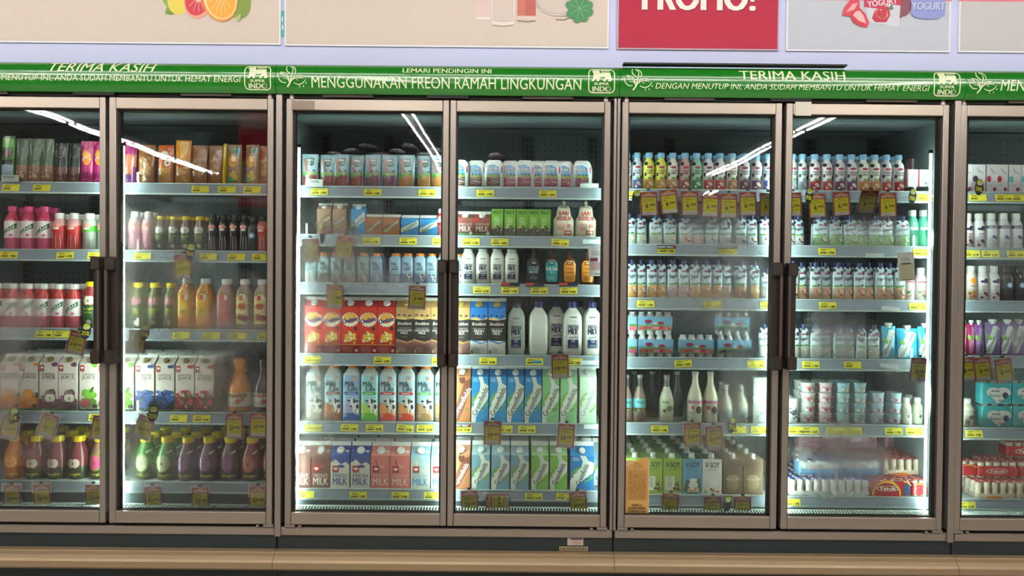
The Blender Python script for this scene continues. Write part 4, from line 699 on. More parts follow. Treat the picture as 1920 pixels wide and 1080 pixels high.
tube_row(-1.08, -1.02, -8.2, -2.2, 3.1, 'row of white fluorescent tubes left of the middle aisle line')
tube_row(-4.75, -4.65, -8.2, -2.2, 3.1, 'row of white fluorescent tubes above the far left aisle')
tube_row(3.0, 3.1, -8.2, -2.2, 3.1, 'row of white fluorescent tubes above the right aisle')
tube_row(-5.6, 5.6, -1.32, -1.22, 3.15, 'long light row running parallel to the refrigerators', NEARM)
tube_row(-5.6, 5.6, -2.85, -2.75, 3.45, 'long light row across the aisle behind the viewer')  # added row, unseen, brightens the fronts of the cases
# hanging red promotion board mirrored in the second door
t = thing('hanging_sign', 'sign', 'red board reading promo hung from the ceiling opposite the second door', loc=(-2.5, -3.9, 2.2))
g = G(); g.box(-.17, .17, -.01, .01, 0, .95, '#c8283a'); c = C(g, lambda x, z: 0, k0=-.012, dk=-.0001)
c.t('PROMO!', 0, .8, -.28, .1, '#f4f0ea', bold=.03); c.r(-.15, .15, .1, .45, '#e8b890'); g.obj('board', PAPER, t)
for a in (-.13, .126): G().box(a, a+.004, -.002, .002, .95, RZ-2.2).obj('wire', INTER, t)
# ------------------------------------------------------------------ posters above the cases
def poster(px0, px1, pyb, label, draw, col, border='#e9e9f0', yp=.034):
    x0, x1 = Wx(px0, yp, 60), Wx(px1, yp, 60); zb = W((px0+px1)/2, pyb, yp)[2]; h = .95
    t = thing('wall_poster', 'poster', label, 'product posters above the refrigerators', ((x0+x1)/2, yp, zb))
    g = G(); w = x1-x0; g.box(-w/2, w/2, -.004, .006, 0, h, border); c = C(g, lambda x, z: -.004, k0=.0004, dk=.0003)
    b = .006; c.r(-w/2+b, w/2-b, b, h, col)
    s = (yp-CY)/F      # metres per photo pixel on this board
    X = lambda px: (px-(px0+px1)/2)*s; Z = lambda py: (pyb-py)*s
    draw(c, X, Z, s); g.obj('printed_board', PAPER, t)
BEI = '#cdc1b6'
def d1(c, X, Z, s):
    leaf(c, X(318), Z(15), 14*s, 1.0, '#7a9a4c'); leaf(c, X(312), Z(5), 12*s, 2.2, '#8aa85c'); leaf(c, X(325), Z(22), 12*s, .3, '#6c8c40')
    c.e(X(334), Z(2), 20*s, 25*s, '#dccb5c'); c.e(X(440), Z(-2), 30*s, 34*s, '#8ea456'); c.e(X(452), Z(8), 17*s, 24*s, '#7e9648')
    c.e(X(372), Z(-2), 27*s, 37*s, '#e8a08c', rot=-.2); c.e(X(370), Z(-3), 23*s, 32*s, '#ca4450', rot=-.2); c.e(X(372), Z(-8), 8*s, 12*s, '#e8cabc')
    for k in range(7): a = 3.4+k*.45; c.st([(X(372), Z(-8)), (X(372)+22*s*math.cos(a), Z(-8)+30*s*math.sin(a))], 1.1*s, '#e8a8a0')
    c.e(X(412), Z(-2), 33*s, 42*s, '#e89a4c', rot=.25); c.e(X(413), Z(-2), 30*s, 38*s, '#f2d8b0', rot=.25); c.e(X(414), Z(0), 27*s, 34*s, '#efa848', rot=.25)
    for k in range(7): a = 3.5+k*.42; c.st([(X(414), Z(-10)), (X(414)+24*s*math.cos(a), Z(-10)+38*s*math.sin(a))], 1.2*s, '#f4d49c')
    leaf(c, X(448), Z(32), 8*s, 1.1, '#a8c070')
poster(-300, 526.5, 80.5, 'beige poster with cut citrus fruit above the left doors', d1, BEI)
def d2(c, X, Z, s):
    c.r(X(890), X(918), Z(33), Z(-40), '#d6bebc'); c.r(X(892), X(918), Z(38), Z(33), '#e0d6ce'); c.st([(X(892), Z(38)), (X(918), Z(38))], .8*s, '#a89c96')
    c.p([(X(918), Z(-40)), (X(966), Z(-40)), (X(963), Z(48)), (X(922), Z(48))], '#ded4cc'); c.r(X(922), X(962), Z(38), Z(-40), '#cdc0b8'); c.e(X(942), Z(38), 20*s, 3*s, '#b8aaa4'); c.e(X(942), Z(37), 20*s, 2.6*s, '#cdc0b8'); c.st([(X(922), Z(47)), (X(942), Z(50)), (X(962), Z(47))], 1.4*s, '#a0948e')
    c.p([(X(967), Z(-40)), (X(1005), Z(-40)), (X(1003), Z(38)), (X(969), Z(38))], '#d4c4bc'); c.p([(X(968), Z(-40)), (X(1004), Z(-40)), (X(1003), Z(30)), (X(969), Z(30))], '#b5625c'); c.p([(X(968), Z(-40)), (X(984), Z(-40)), (X(984), Z(30)), (X(969), Z(30))], '#bf7464'); c.st([(X(969), Z(39)), (X(986), Z(41)), (X(1003), Z(39))], 1.4*s, '#9a8880')
    c.e(X(1048), Z(2), 46*s, 28*s, '#b8aca6'); c.e(X(1046), Z(-2), 42*s, 27*s, '#c9bdb4'); c.st([(X(1010), Z(18)), (X(1030), Z(28)), (X(1056), Z(29))], 1.6*s, '#ded6cc'); c.st([(X(1040), Z(36)), (X(1055), Z(37)), (X(1066), Z(33))], 1.4*s, '#9a9470')
    for a in (.35, 1.1, 2.0, 2.8, 3.7, 4.5, 5.2, 5.95): c.e(X(1084)+13*s*math.cos(a), Z(16)+13*s*math.sin(a), 14*s, 9.5*s, '#4a8a5c', 14, a)
    for a in (.35, 1.1, 2.0, 2.8, 3.7, 4.5, 5.2, 5.95): c.st([(X(1084), Z(16)), (X(1084)+20*s*math.cos(a), Z(16)+20*s*math.sin(a))], .8*s, '#8cb890')
poster(534, 1141, 88.5, 'beige poster with glasses of milk and a clover', d2, BEI)
def d3(c, X, Z, s): c.t('PROMO!', X(1311), Z(-3)+.001, 212*s, 54*s, '#8c2232', bold=.06); c.t('PROMO!', X(1309), Z(-6), 212*s, 54*s, '#e6e2de', bold=.06)
poster(1157, 1460, 94, 'crimson promotion poster between beige and pale posters', d3, '#aa2440', '#b8a8b0')
def d4(c, X, Z, s):
    c.r(X(1474), X(1781), Z(3), Z(-250), '#d87a8a')
    c.p([(X(1660), Z(-30)), (X(1700), Z(-30)), (X(1704), Z(20)), (X(1686), Z(36))], '#7a4050'); c.e(X(1694), Z(16), 12*s, 17*s, '#84505e', rot=-.4)
    c.p([(X(1618), Z(-30)), (X(1688), Z(-30)), (X(1684), Z(50)), (X(1676), Z(51)), (X(1632), Z(44)), (X(1626), Z(38))], '#c9ccd6'); c.p([(X(1618), Z(-30)), (X(1688), Z(-30)), (X(1687), Z(12)), (X(1665), Z(9)), (X(1645), Z(18)), (X(1618), Z(15))], '#b8405c'); c.t('YOGURT', X(1652), Z(6), 56*s, 11*s, '#ecdfe4', rot=8, bold=.03)
    c.p([(X(1638), Z(22)), (X(1650), Z(13)), (X(1664), Z(14)), (X(1667), Z(30)), (X(1660), Z(43)), (X(1640), Z(43)), (X(1633), Z(36))], '#b83c4c'); c.scat(X(1638), X(1664), Z(41), Z(16), 22, .9*s, ['#e8c0a8'], 3); leaf(c, X(1667), Z(18), 6*s, .2, '#5c7a54'); leaf(c, X(1668), Z(14), 5*s, 1.0, '#5c7a54')
    c.p([(X(1577), Z(32)), (X(1580), Z(18)), (X(1592), Z(2)), (X(1608), Z(0)), (X(1610), Z(20)), (X(1592), Z(33))], '#c84c5c'); c.p([(X(1584), Z(26)), (X(1596), Z(10)), (X(1606), Z(8)), (X(1600), Z(20))], '#e0a0a4')
    c.p([(X(1592), Z(32)), (X(1598), Z(22)), (X(1610), Z(18)), (X(1620), Z(28)), (X(1627), Z(44)), (X(1624), Z(53)), (X(1612), Z(52)), (X(1598), Z(44))], '#c44050'); c.p([(X(1597), Z(31)), (X(1602), Z(24)), (X(1609), Z(22)), (X(1617), Z(32)), (X(1622), Z(46)), (X(1609), Z(42))], '#deb4b0')
    c.p([(X(1704), Z(-30)), (X(1769), Z(-30)), (X(1768), Z(28)), (X(1755), Z(36)), (X(1735), Z(37)), (X(1715), Z(35)), (X(1705), Z(28))], '#8c96d0'); c.t('YOGURT', X(1738), Z(14.5), 62*s, 14*s, '#6c74a8', bold=.05); c.t('YOGURT', X(1737), Z(13), 62*s, 14*s, '#bcc6da', bold=.05)
poster(1474, 1781, 97, 'pale poster with strawberries and yogurt tubs', d4, '#b8bfca')
poster(1797, 2200, 100, 'pale poster with pink band at the right edge', lambda c, X, Z, s: c.r(X(1797), X(2190), Z(6), Z(-250), '#d87a8a'), '#bcbcbc')
t = thing('wall_notice', 'notice', 'small teal strip with white letters between the two beige posters', loc=(Wx(530, .038, 60), .038, W(530, 69, .038)[2]))
g = G(); s = (.038-CY)/F; g.box(-2.6*s, 2.6*s, -.001, .003, 0, 48*s, '#2aa8a0'); c = C(g, lambda x, z: -.001, k0=.0002, dk=.0002); c.t('F', 0, 32*s, 3*s, 9*s, '#e8f0f0', bold=.03); c.t('A', 0, 18*s, 4*s, 9*s, '#e8f0f0', bold=.03); g.obj('notice_sheet', PRINT, t)
# ------------------------------------------------------------------ the four refrigerators
YR = .145          # front of the shelves behind the glass
YB = .68           # back panel
YG = -.020         # glass plane
back = mat('perforated_back', '#78888c', rough=.5, noise=.04)
nt = back.node_tree
def _perf():
    N = nt.nodes.new; L = nt.links.new; tc = N('ShaderNodeTexCoord'); sp = N('ShaderNodeSeparateXYZ'); L(tc.outputs['Object'], sp.inputs[0])
    def M(op, a, b=None, c=None):
        n = N('ShaderNodeMath'); n.operation = op
        for i, q in enumerate((a, b, c)):
            if q is None: continue
            if isinstance(q, (int, float)): n.inputs[i].default_value = q
            else: L(q, n.inputs[i])
        return n.outputs[0]
    fx = M('SUBTRACT', M('FRACT', M('DIVIDE', sp.outputs[0], .034)), .5); fz = M('SUBTRACT', M('FRACT', M('DIVIDE', sp.outputs[2], .034)), .5)
    d = M('ADD', M('MULTIPLY', fx, fx), M('MULTIPLY', fz, fz)); dot = M('LESS_THAN', d, .008)
    mx = N('ShaderNodeMix'); mx.data_type = 'RGBA'; L(dot, mx.inputs[0]); b = nt.nodes['Principled BSDF']
    src = b.inputs['Base Color'].links[0].from_socket; L(src, mx.inputs[6]); mx.inputs[7].default_value = (.01, .012, .012, 1); L(mx.outputs[2], b.inputs['Base Color'])
_perf()
kick = mat('dark_teal_kick_panel', '#1f2b2d', rough=.5, noise=.05, nscale=5); bump_ = mat('bronze_bumper', '#a38c6e', rough=.42, metal=.35, noise=.06, nscale=6, stretch=(.05, 1, 10))
green = mat('canopy_green', '#156e18', rough=.16, coat=.6, noise=.02); CREAM = '#d9e0bc'
Z_DT = Wz(187.5, -.045, 840); Z_DB = Wz(986.5, -.045, 840); Z_GT = Wz(209, -.045, 840); Z_GB = Wz(963.5, -.045, 840)
ZC0, ZC1 = Wz(178.5, -.06, 960), Wz(122, -.03, 960)
ZC = ZC0+.055; RV = ZC1-ZC; YCc = .03
def cano(z):
    """front surface of the rounded header"""
    if z >= ZC: u = min((z-ZC)/RV, 1); return YCc-.10*max(1-u**3, 0)**(1/3)
    u = (ZC-z)/.095; return YCc-.10*math.sqrt(max(1-u*u, .12))
XJ = [Wx(-150, 0), Wx(523.7, 0), Wx(1153.2, 0), Wx(1786.7, 0), Wx(2430, 0)]
SH = {0: [(345, 360), (471, 360), (618.5, 360), (774, 360), (905, 360)], 1: [(352, 840), (443, 840), (533, 840), (666, 840), (793, 840), (919, 840)],
      2: [(358, 1470), (461, 1470), (562, 1470), (673, 1470), (796, 1470), (931, 1470)], 3: [(361, 1860), (466, 1860), (565, 1860), (668, 1860), (803, 1860), (937, 1860)]}
YD = .112          # front of the bottom decks
SZ = {k: [W(px, py, YD if i == len(v)-1 else YR)[2] for i, (py, px) in enumerate(v)] for k, v in SH.items()}
DOORS = {1: (0, -110, 197, -98, 186, 1), 2: (0, 204, 511, 217, 500, -1), 3: (1, 535, 839.5, 547, 828, 1), 4: (1, 841.5, 1141.5, 853, 1130, -1),
         5: (2, 1163, 1462, 1175, 1450, 1), 6: (2, 1470, 1774, 1482, 1763, -1), 7: (3, 1796, 2105, 1808, 2092, 1)}
FOG_GLOW = {1: [(45, 600, 75, 90, .7), (15, 700, 45, 130, .55), (60, 850, 90, 60, .3)], 2: [(245, 640, 45, 330, .75), (285, 440, 120, 110, .4), (340, 590, 190, 150, .42), (430, 640, 90, 200, .3), (300, 860, 120, 80, .28)],
       3: [(590, 620, 60, 330, .8), (640, 470, 130, 110, .5), (720, 510, 130, 50, .35), (590, 830, 60, 60, .3)], 4: [(1000, 560, 130, 60, .1), (1090, 740, 60, 80, .25)],  # door four: second patch paints the light tube's glow as haze
       5: [(1400, 590, 75, 260, .75), (1310, 560, 150, 130, .35), (1330, 430, 90, 60, .35), (1400, 840, 80, 90, .35)], 6: [(1585, 640, 105, 75, .9), (1590, 865, 115, 85, .95), (1640, 440, 140, 50, .4), (1600, 760, 170, 60, .22), (1690, 700, 60, 60, .3)], 7: [(1900, 640, 60, 70, .3), (1880, 480, 60, 60, .2)]}
CASE_L = ['leftmost glass-door refrigerator with juices under green header', 'refrigerator of milk cartons, second from left', 'refrigerator of yogurt drinks, third from left', 'rightmost refrigerator, cut off by the picture edge']
def lion(c, x, z, s):
    P = [(485, 285), (590, 278), (604, 332), (770, 332), (780, 390), (795, 430), (785, 468), (735, 468), (745, 440), (705, 432), (695, 468), (650, 468), (690, 398), (600, 405), (585, 468), (545, 468), (548, 430), (510, 450), (500, 468), (460, 468), (490, 410), (494, 330), (472, 306)]
    c.p([(x+(a-628)/9*s, z-(b-370)/9*s) for a, b in P], CREAM); c.st([(x+(a-628)/9*s, z-(b-370)/9*s) for a, b in ((765, 345), (770, 326), (622, 322), (620, 292), (770, 292))], 1.6*s, CREAM)
def logo(c, x, z, s):
    R = [(-22, -15), (-20, -20), (-15, -22), (20, -22), (24, -20), (26, -16), (26, 14), (24, 19), (20, 21), (-16, 21), (-20, 19), (-22, 14), (-22, -15)]
    c.st([(x+(a-2)*s, z+b*s) for a, b in R], 2.0*s, CREAM); lion(c, x, z+9.5*s, s*1.02); c.t('SUPER', x, z-6.5*s, 28*s, 5*s, CREAM, bold=.06); c.t('INDO', x, z-15.5*s, 34*s, 9*s, CREAM, bold=.07); c.e(x+13.4*s, z-15.5*s, 4.8*s, 4.9*s, '#7a9a70'); c.e(x+13.4*s, z-15.5*s, 2.4*s, 2.6*s, '#1c5a20')
def plant(c, x, z, s):
    q = lambda P: [(x+(a-1180)/9*s, z-(b-450)/9*s) for a, b in P]
    for P, w in (([(1120, 630), (1170, 560), (1190, 480), (1205, 400), (1215, 330), (1160, 275)], [3, 2.6, 2, 1.6, 1.4, 1]), ([(1165, 560), (1130, 480), (1060, 430), (1005, 385)], [2, 1.6, 1.2, 1]), ([(1180, 540), (1240, 490), (1330, 480), (1400, 485)], [2, 1.6, 1.2, 1]),
                 ([(1175, 415), (1115, 360), (1105, 300), (1125, 265)], [1.6, 1.8, 1.4, 1]), ([(1240, 430), (1262, 370), (1235, 300), (1170, 268)], [1, 1.5, 1.6, 1.2]), ([(965, 405), (985, 500), (1040, 555), (1110, 560)], [1, 1.6, 1.8, 1.2]), ([(1005, 388), (1080, 400), (1140, 460), (1160, 515)], 1.3), ([(1210, 500), (1260, 450), (1330, 440), (1420, 460)], 1.4), ([(1230, 560), (1310, 590), (1390, 560), (1438, 500)], [1, 1.8, 1.6, 1]),
                 ([(1060, 495), (1110, 495), (1145, 525)], .9), ([(1000, 425), (1060, 430)], .9), ([(1210, 330), (1215, 290)], .9), ([(1330, 480), (1350, 455)], .9), ([(1270, 505), (1310, 525)], .9)): c.cv(q(P), [v*s for v in w] if isinstance(w, list) else w*s, CREAM)
    for a, b in ((1440, 565), (1330, 620), (1392, 615)): c.e(*q([(a, b)])[0], 1.5*s, 2.1*s, '#8fb080')
SP = (3.3-.07)/F   # metres per pixel on the header
HEADS = {0: [(('TERIMA KASIH', 191, 125, 200, 19, .25, .02)), ('DENGAN MENUTUP INI, ANDA SUDAH MEMBANTU UNTUK HEMAT ENERGI', 193, 147, 514, 12.5, .12, .0)], 1: [('LEMARI PENDINGIN INI', 838, 132, 166, 9, 0, .03), ('MENGGUNAKAN FREON RAMAH LINGKUNGAN', 837, 155.5, 504, 21, 0, .005)],
         2: [('TERIMA KASIH', 1486, 141, 198, 18, 0, .02), ('DENGAN MENUTUP INI, ANDA SUDAH MEMBANTU UNTUK HEMAT ENERGI', 1486, 164, 512, 12, .2, .0)], 3: [('LEMARI PENDINGIN INI', 2130, 138, 166, 9, 0, .03), ('MENGGUNAKAN FREON RAMAH LINGKUNGAN', 2129, 162, 504, 21, .15, .005)]}
LOGOS = {0: 483, 1: 1128, 2: 1776, 3: 2420}; PLANTS = {0: -95, 1: 545, 2: 1194, 3: 1840}
HP = {0: 138, 1: 150, 2: 153, 3: 160}
def handle(parent, xo, xi, zt, zb, y):
    """xo: edge next to the gap, xi: edge over the glass; dark channel with a lighter grip bar"""
    x0, x1 = min(xo, xi), max(xo, xi); g = G(); g.bbox(x0+.001, x1, y-.022, y, zb, zt, .004)
    q_ = .62 if xi < xo else .38; xm_ = x0+(x1-x0)*q_
    for z0_, z1_ in ((zt-.06, zt), (zb, zb+.06)): g.bbox(x0+.003, x1-.002, y-.052, y-.021, z0_, z1_, .006)
    h = g.obj('door_handle', DPLAS, parent)
    q = G(); q.bbox(min(xm_, xo)+.003, max(xm_, xo)-.002, y-.049, y-.028, zb+.055, zt-.055, .004); q.obj('grip_bar', mat('grey_grip', '#6e6460', rough=.3, metal=.7), h)
BRK = []
for ci in range(4):
    xa, xb = XJ[ci], XJ[ci+1]; xm = (xa+xb)/2
    T = thing('display_refrigerator', 'refrigerator', CASE_L[ci], 'glass-door refrigerators in a line', (xm, 0, 0)); w = xb-xa-.002; a, b = -w/2, w/2
    zf = SZ[ci][-1]
    # insulated body: back, ends, top, floor
    g = G(); g.box(a, b, YB+.005, .86, .14, 2.36); g.box(a, a+.02, .03, YB+.005, .14, 2.36); g.box(b-.02, b, .03, YB+.005, .14, 2.36); g.box(a+.02, b-.02, .03, YB+.005, 2.325, 2.36); g.box(a+.02, b-.02, .03, YB+.005, .14, .2); g.obj('cabinet_body', mat('dark_liner', '#8a979a', rough=.5), T)
    g = G(); g.box(a+.02, b-.02, YB, YB+.004, .2, 2.32); g.obj('back_panel', back, T)
    # slotted uprights on the back
    g = G()
    for f in (-.25, .25, 0.48, -.48):
        g.box(w*f-.03, w*f+.03, YB-.012, YB, .2, 2.3, '#59656a')
        for k in range(40):
            for s in (-.009, .009): g.box(w*f+s-.0035, w*f+s+.0035, YB-.0135, YB-.012, 1.1+k*.03, 1.12+k*.03, '#0c0e0f')
    g.obj('slotted_upright', PAPER, T)
    zd = Wz(223, .12, 960); g = G(); g.add([(a+.02, .12, zd), (b-.02, .12, zd), (b-.02, YB-.02, zd+.03), (a+.02, YB-.02, zd+.03), (a+.02, .12, zd+.008), (b-.02, .12, zd+.008), (b-.02, YB-.02, zd+.036), (a+.02, YB-.02, zd+.036)], [(3, 2, 1, 0), (4, 5, 6, 7), (0, 1, 5, 4), (2, 3, 7, 6), (0, 4, 7, 3), (1, 2, 6, 5)], '#8a989c'); g.box(a+.02, b-.02, .40, .41, zd+.008, zd+.016, '#38444a'); g.obj('air_duct', PAPER, T)
    g = G(); g.box(a+.03, b-.03, .06, .12, Wz(220, .08), Wz(213, .08), '#fff'); g.obj('air_nozzle_strip', mat('pale_aluminium', '#b8d2d0', rough=.3, metal=.4), T)
    # face frame
    g = G()
    for x0, x1 in ((a, a+.055), (b-.055, b)): g.box(x0, x1, -.002, .03, .14, 2.34)
    mA = {0: (188, 213), 1: (829, 852), 2: (1452, 1480), 3: (2090, 2110)}[ci]; g.box(Wx(mA[0], 0)-xm, Wx(mA[1], 0)-xm, 0, .03, .2, 2.34); g.box(a, b, 0, .03, .2, Z_DB+.03); g.box(a, b, 0, .03, Z_DT-.02, 2.34); g.obj('face_frame', DARK, T)
    g = G(); zs0, zs1 = Wz(1006.5, -.03, 840), Wz(991, -.03, 840); g.bbox(a+.004, b-.004, -.035, 0, zs0, zs1, .004); g.obj('sill_rail', METALH, T)
    g = G(); g.box(a+.002, b-.002, -.02, .02, Wz(1040, -.03, 840), zs0); g.obj('kick_panel', kick, T)
    g = G(); z0, z1 = Wz(1074, -.075, 840), Wz(1037, -.055, 840); n = 10; pr = [(-.018, z1), (-.055, z1), (-.06, z1-.004), (-.06, z1-.016), (-.064, z1-.018), (-.078, z1-.03), (-.084, (z0+z1)/2), (-.080, z0+.012), (-.066, z0), (-.018, z0)]
    v = [(x, y, z) for x in (a, b) for y, z in pr]; m_ = len(pr); g.add(v, [(i, (i+1) % m_, m_+(i+1) % m_, m_+i) for i in range(m_)]+[tuple(range(m_)), tuple(range(2*m_-1, m_-1, -1))]); g.obj('bumper_rail', bump_, T)
    g = G(); g.box(a, b, -.012, .1, 0.0, z0); g.box(a, b, .1, .86, 0, .14); g.obj('lower_plinth', mat('black_plinth', '#1c2628', rough=.6), T)
    # air grille
    g = G(); y0, y1 = .012, .10; z0, z1 = Wz(963.5, y0, 840), Wz(948.5, y1, 840); GC = '#d3e4da'
    def sl(t, x, o=0): return (x, y0+(y1-y0)*t, z0+(z1-z0)*t-o)
    for t0, t1 in ((0, .08), (.86, 1)): g.add([sl(t0, a+.03), sl(t0, b-.03), sl(t1, b-.03), sl(t1, a+.03)]+[sl(t0, a+.03, .003), sl(t0, b-.03, .003), sl(t1, b-.03, .003), sl(t1, a+.03, .003)], [(0, 1, 2, 3), (7, 6, 5, 4), (0, 4, 5, 1)], GC)
    k = a+.04
    while k < b-.045:
        g.add([sl(.05, k), sl(.05, k+.005), sl(.9, k+.005), sl(.9, k), sl(.05, k, .004), sl(.05, k+.005, .004), sl(.9, k+.005, .004), sl(.9, k, .004)], [(0, 1, 2, 3), (7, 6, 5, 4), (0, 3, 7, 4), (1, 5, 6, 2)], GC)
        for t in (.78,): g.add([sl(.9, k+.005), sl(.9, k+.0135), sl(t, k+.005)], [(0, 2, 1)], GC); g.add([sl(.9, k+.0135), sl(.9, k+.0095), sl(t, k+.0135)], [(0, 1, 2)], GC)
        k += .0135
    g.obj('air_grille', PAPER, T); G().box(a+.025, b-.025, .104, .109, z1-.02, zf-.03, '#36454a').obj('deck_apron', PAPER, T); G().box(a+.03, b-.03, y0, y1, .205, z0-.03, '#161c1a').obj('air_trough', PAPER, T)
    # shelves
    for si, z in enumerate(SZ[ci]):
        deck = si == len(SZ[ci])-1; YR_ = YD if deck else YR; hh = .046 if not deck else .04
        for h0, h1 in ((a+.03, -.004), (.004, b-.03)):
            g = G(); g.box(h0, h1, YR_+.006, .60, z-.014, z, '#fff'); g.box(h0, h1, YR_+.005, YR_+.012, z-.03, z-.013)
            if not deck:
                for xx in (h0+.004, h1-.008):
                    g.add([(xx, .18, z-.013), (xx, YB-.014, z-.013), (xx, YB-.014, z-.04), (xx, .18, z-.024), (xx+.004, .18, z-.013), (xx+.004, YB-.014, z-.013), (xx+.004, YB-.014, z-.04), (xx+.004, .18, z-.024)], [(0, 3, 2, 1), (4, 5, 6, 7), (0, 4, 7, 3), (3, 7, 6, 2), (0, 1, 5, 4), (1, 2, 6, 5)])
            sh = g.obj('shelf', mat('shelf_enamel', '#aebbbb', rough=.4), T)
            g = G(); g.add([(h0, YR_, z), (h1, YR_, z), (h1, YR_-.012, z-hh), (h0, YR_-.012, z-hh), (h0, YR_+.004, z), (h1, YR_+.004, z), (h1, YR_-.006, z-hh), (h0, YR_-.006, z-hh)], [(0, 3, 2, 1), (4, 5, 6, 7), (0, 1, 5, 4), (3, 7, 6, 2), (0, 4, 7, 3), (1, 2, 6, 5)])
            g.obj('price_rail', RAILM, sh)
            G().box(h0, h1, YR_-.003, YR_+.003, z, z+.004).obj('rail_lip', mat('bright_edge', '#c6dcd8', rough=.25, metal=.3), sh)
            G().box(h0, h1, YR_-.016, YR_-.011, z-hh-.006, z-hh+.002).obj('rail_edge_strip', mat('bright_edge'), sh)
            if not deck and not (ci == 1 and si == 4): G().box(h0, h1, YR_+.004, YR_+.0055, z+.002, z+.055).obj('clear_riser', ACRYL, sh)
    # light tubes on the mullions
    for px in {0: (191, 231.5), 1: (559.5, 832, 848, 1138), 2: (1168, 1457, 1476, 1740.5), 3: (1800, 2085)}[ci]:
        xx = Wx(px, .085)-xm; g = G(); g.cyl((xx, .085, .33), (0, 0, 1), .0052, 1.80, '#fff', 12); g.obj('light_tube', LEDM, T)
        for z_ in (.315, 2.13): G().box(xx-.006, xx+.006, .078, .095, z_, z_+.015).obj('tube_holder', DARK, T)
    # header
    g = G(); n = 18; zz = [ZC0+(ZC1-ZC0)*(.5-.5*math.cos(math.pi*i/n)) for i in range(n+1)]; v = []
    for x in (a, b): v += [(x, cano(z), z) for z in zz]
    m_ = len(zz); g.add(v, [(i, m_+i, m_+i+1, i+1) for i in range(m_-1)], '#fff', 0, True)
    g.add([(a, .03, ZC0), (b, .03, ZC0), (b, .03, ZC1+.001), (a, .03, ZC1+.001), (a, cano(ZC0), ZC0), (b, cano(ZC0), ZC0), (b, cano(ZC1), ZC1), (a, cano(ZC1), ZC1)], [(0, 1, 5, 4), (3, 7, 6, 2), (0, 3, 2, 1)])
    g.add([(a, cano(z), z) for z in zz]+[(a, .03, ZC1), (a, .03, ZC0)], [tuple(range(m_+2))]); g.add([(b, cano(z), z) for z in zz]+[(b, .03, ZC1), (b, .03, ZC0)], [tuple(range(m_+1, -1, -1))])
    hd = g.obj('header_panel', green, T)
    g = G(); c = C(g, lambda x, z: cano(z), k0=.0012, dk=.00004, grid=(9, .009))
    for t_, px, py, wp, hp, shr, bo in HEADS[ci]:
        X, _, Z = W(px, py, -.07); c.t(t_, X-xm, Z, wp*SP, hp*SP, CREAM, bold=bo, shear=shr)
    X = W(LOGOS[ci], HP[ci]+1, -.07); logo(c, X[0]-xm, ZC0+.065, SP)
    X = W(PLANTS[ci], HP[ci]-10, -.07); plant(c, X[0]-xm, ZC0+.072, SP)
    g.obj('header_lettering', mat('cream_lettering', attr=True, rough=.35), hd)
    g = G(); g.box(a, b, -.03, .03, Z_DT+.006, ZC0, '#1c1614'); g.box(a+.2, a+.42, -.045, -.03, Z_DT+.008, Z_DT+.02, '#3c322c'); g.box(b-.42, b-.2, -.045, -.03, Z_DT+.008, Z_DT+.02, '#3c322c'); g.box(-.09, .09, -.05, -.03, Z_DT+.006, Z_DT+.024, '#0c0a0a'); g.obj('hinge_rail', PAPER, T)
    BRK.append(T)
# joints between the cases: bronze cover strips
for ci, (p0, p1, two) in enumerate(((518, 529.5, 0), (1147, 1159, 1), (1781, 1792.5, 0))):
    x0, x1 = Wx(p0, -.03), Wx(p1, -.03); zt, zb = ZC0-.002, Wz(1007 if not two else 991, -.03, 840); g = G(); yb_ = -.036 if not two else -.004
    if two: h = (x0+x1)/2; g.bbox(x0, h-.0015, -.04, -.003, zb, zt, .002); g.bbox(h+.0015, x1, -.04, -.003, zb, zt, .002)
    else: g.bbox(x0, x1, -.046, -.036, zb, zt, .002); g.box(x0, x1, -.0365, -.003, Z_DB, zt)
    struct('trim_%d' % (ci+1), g, METAL)
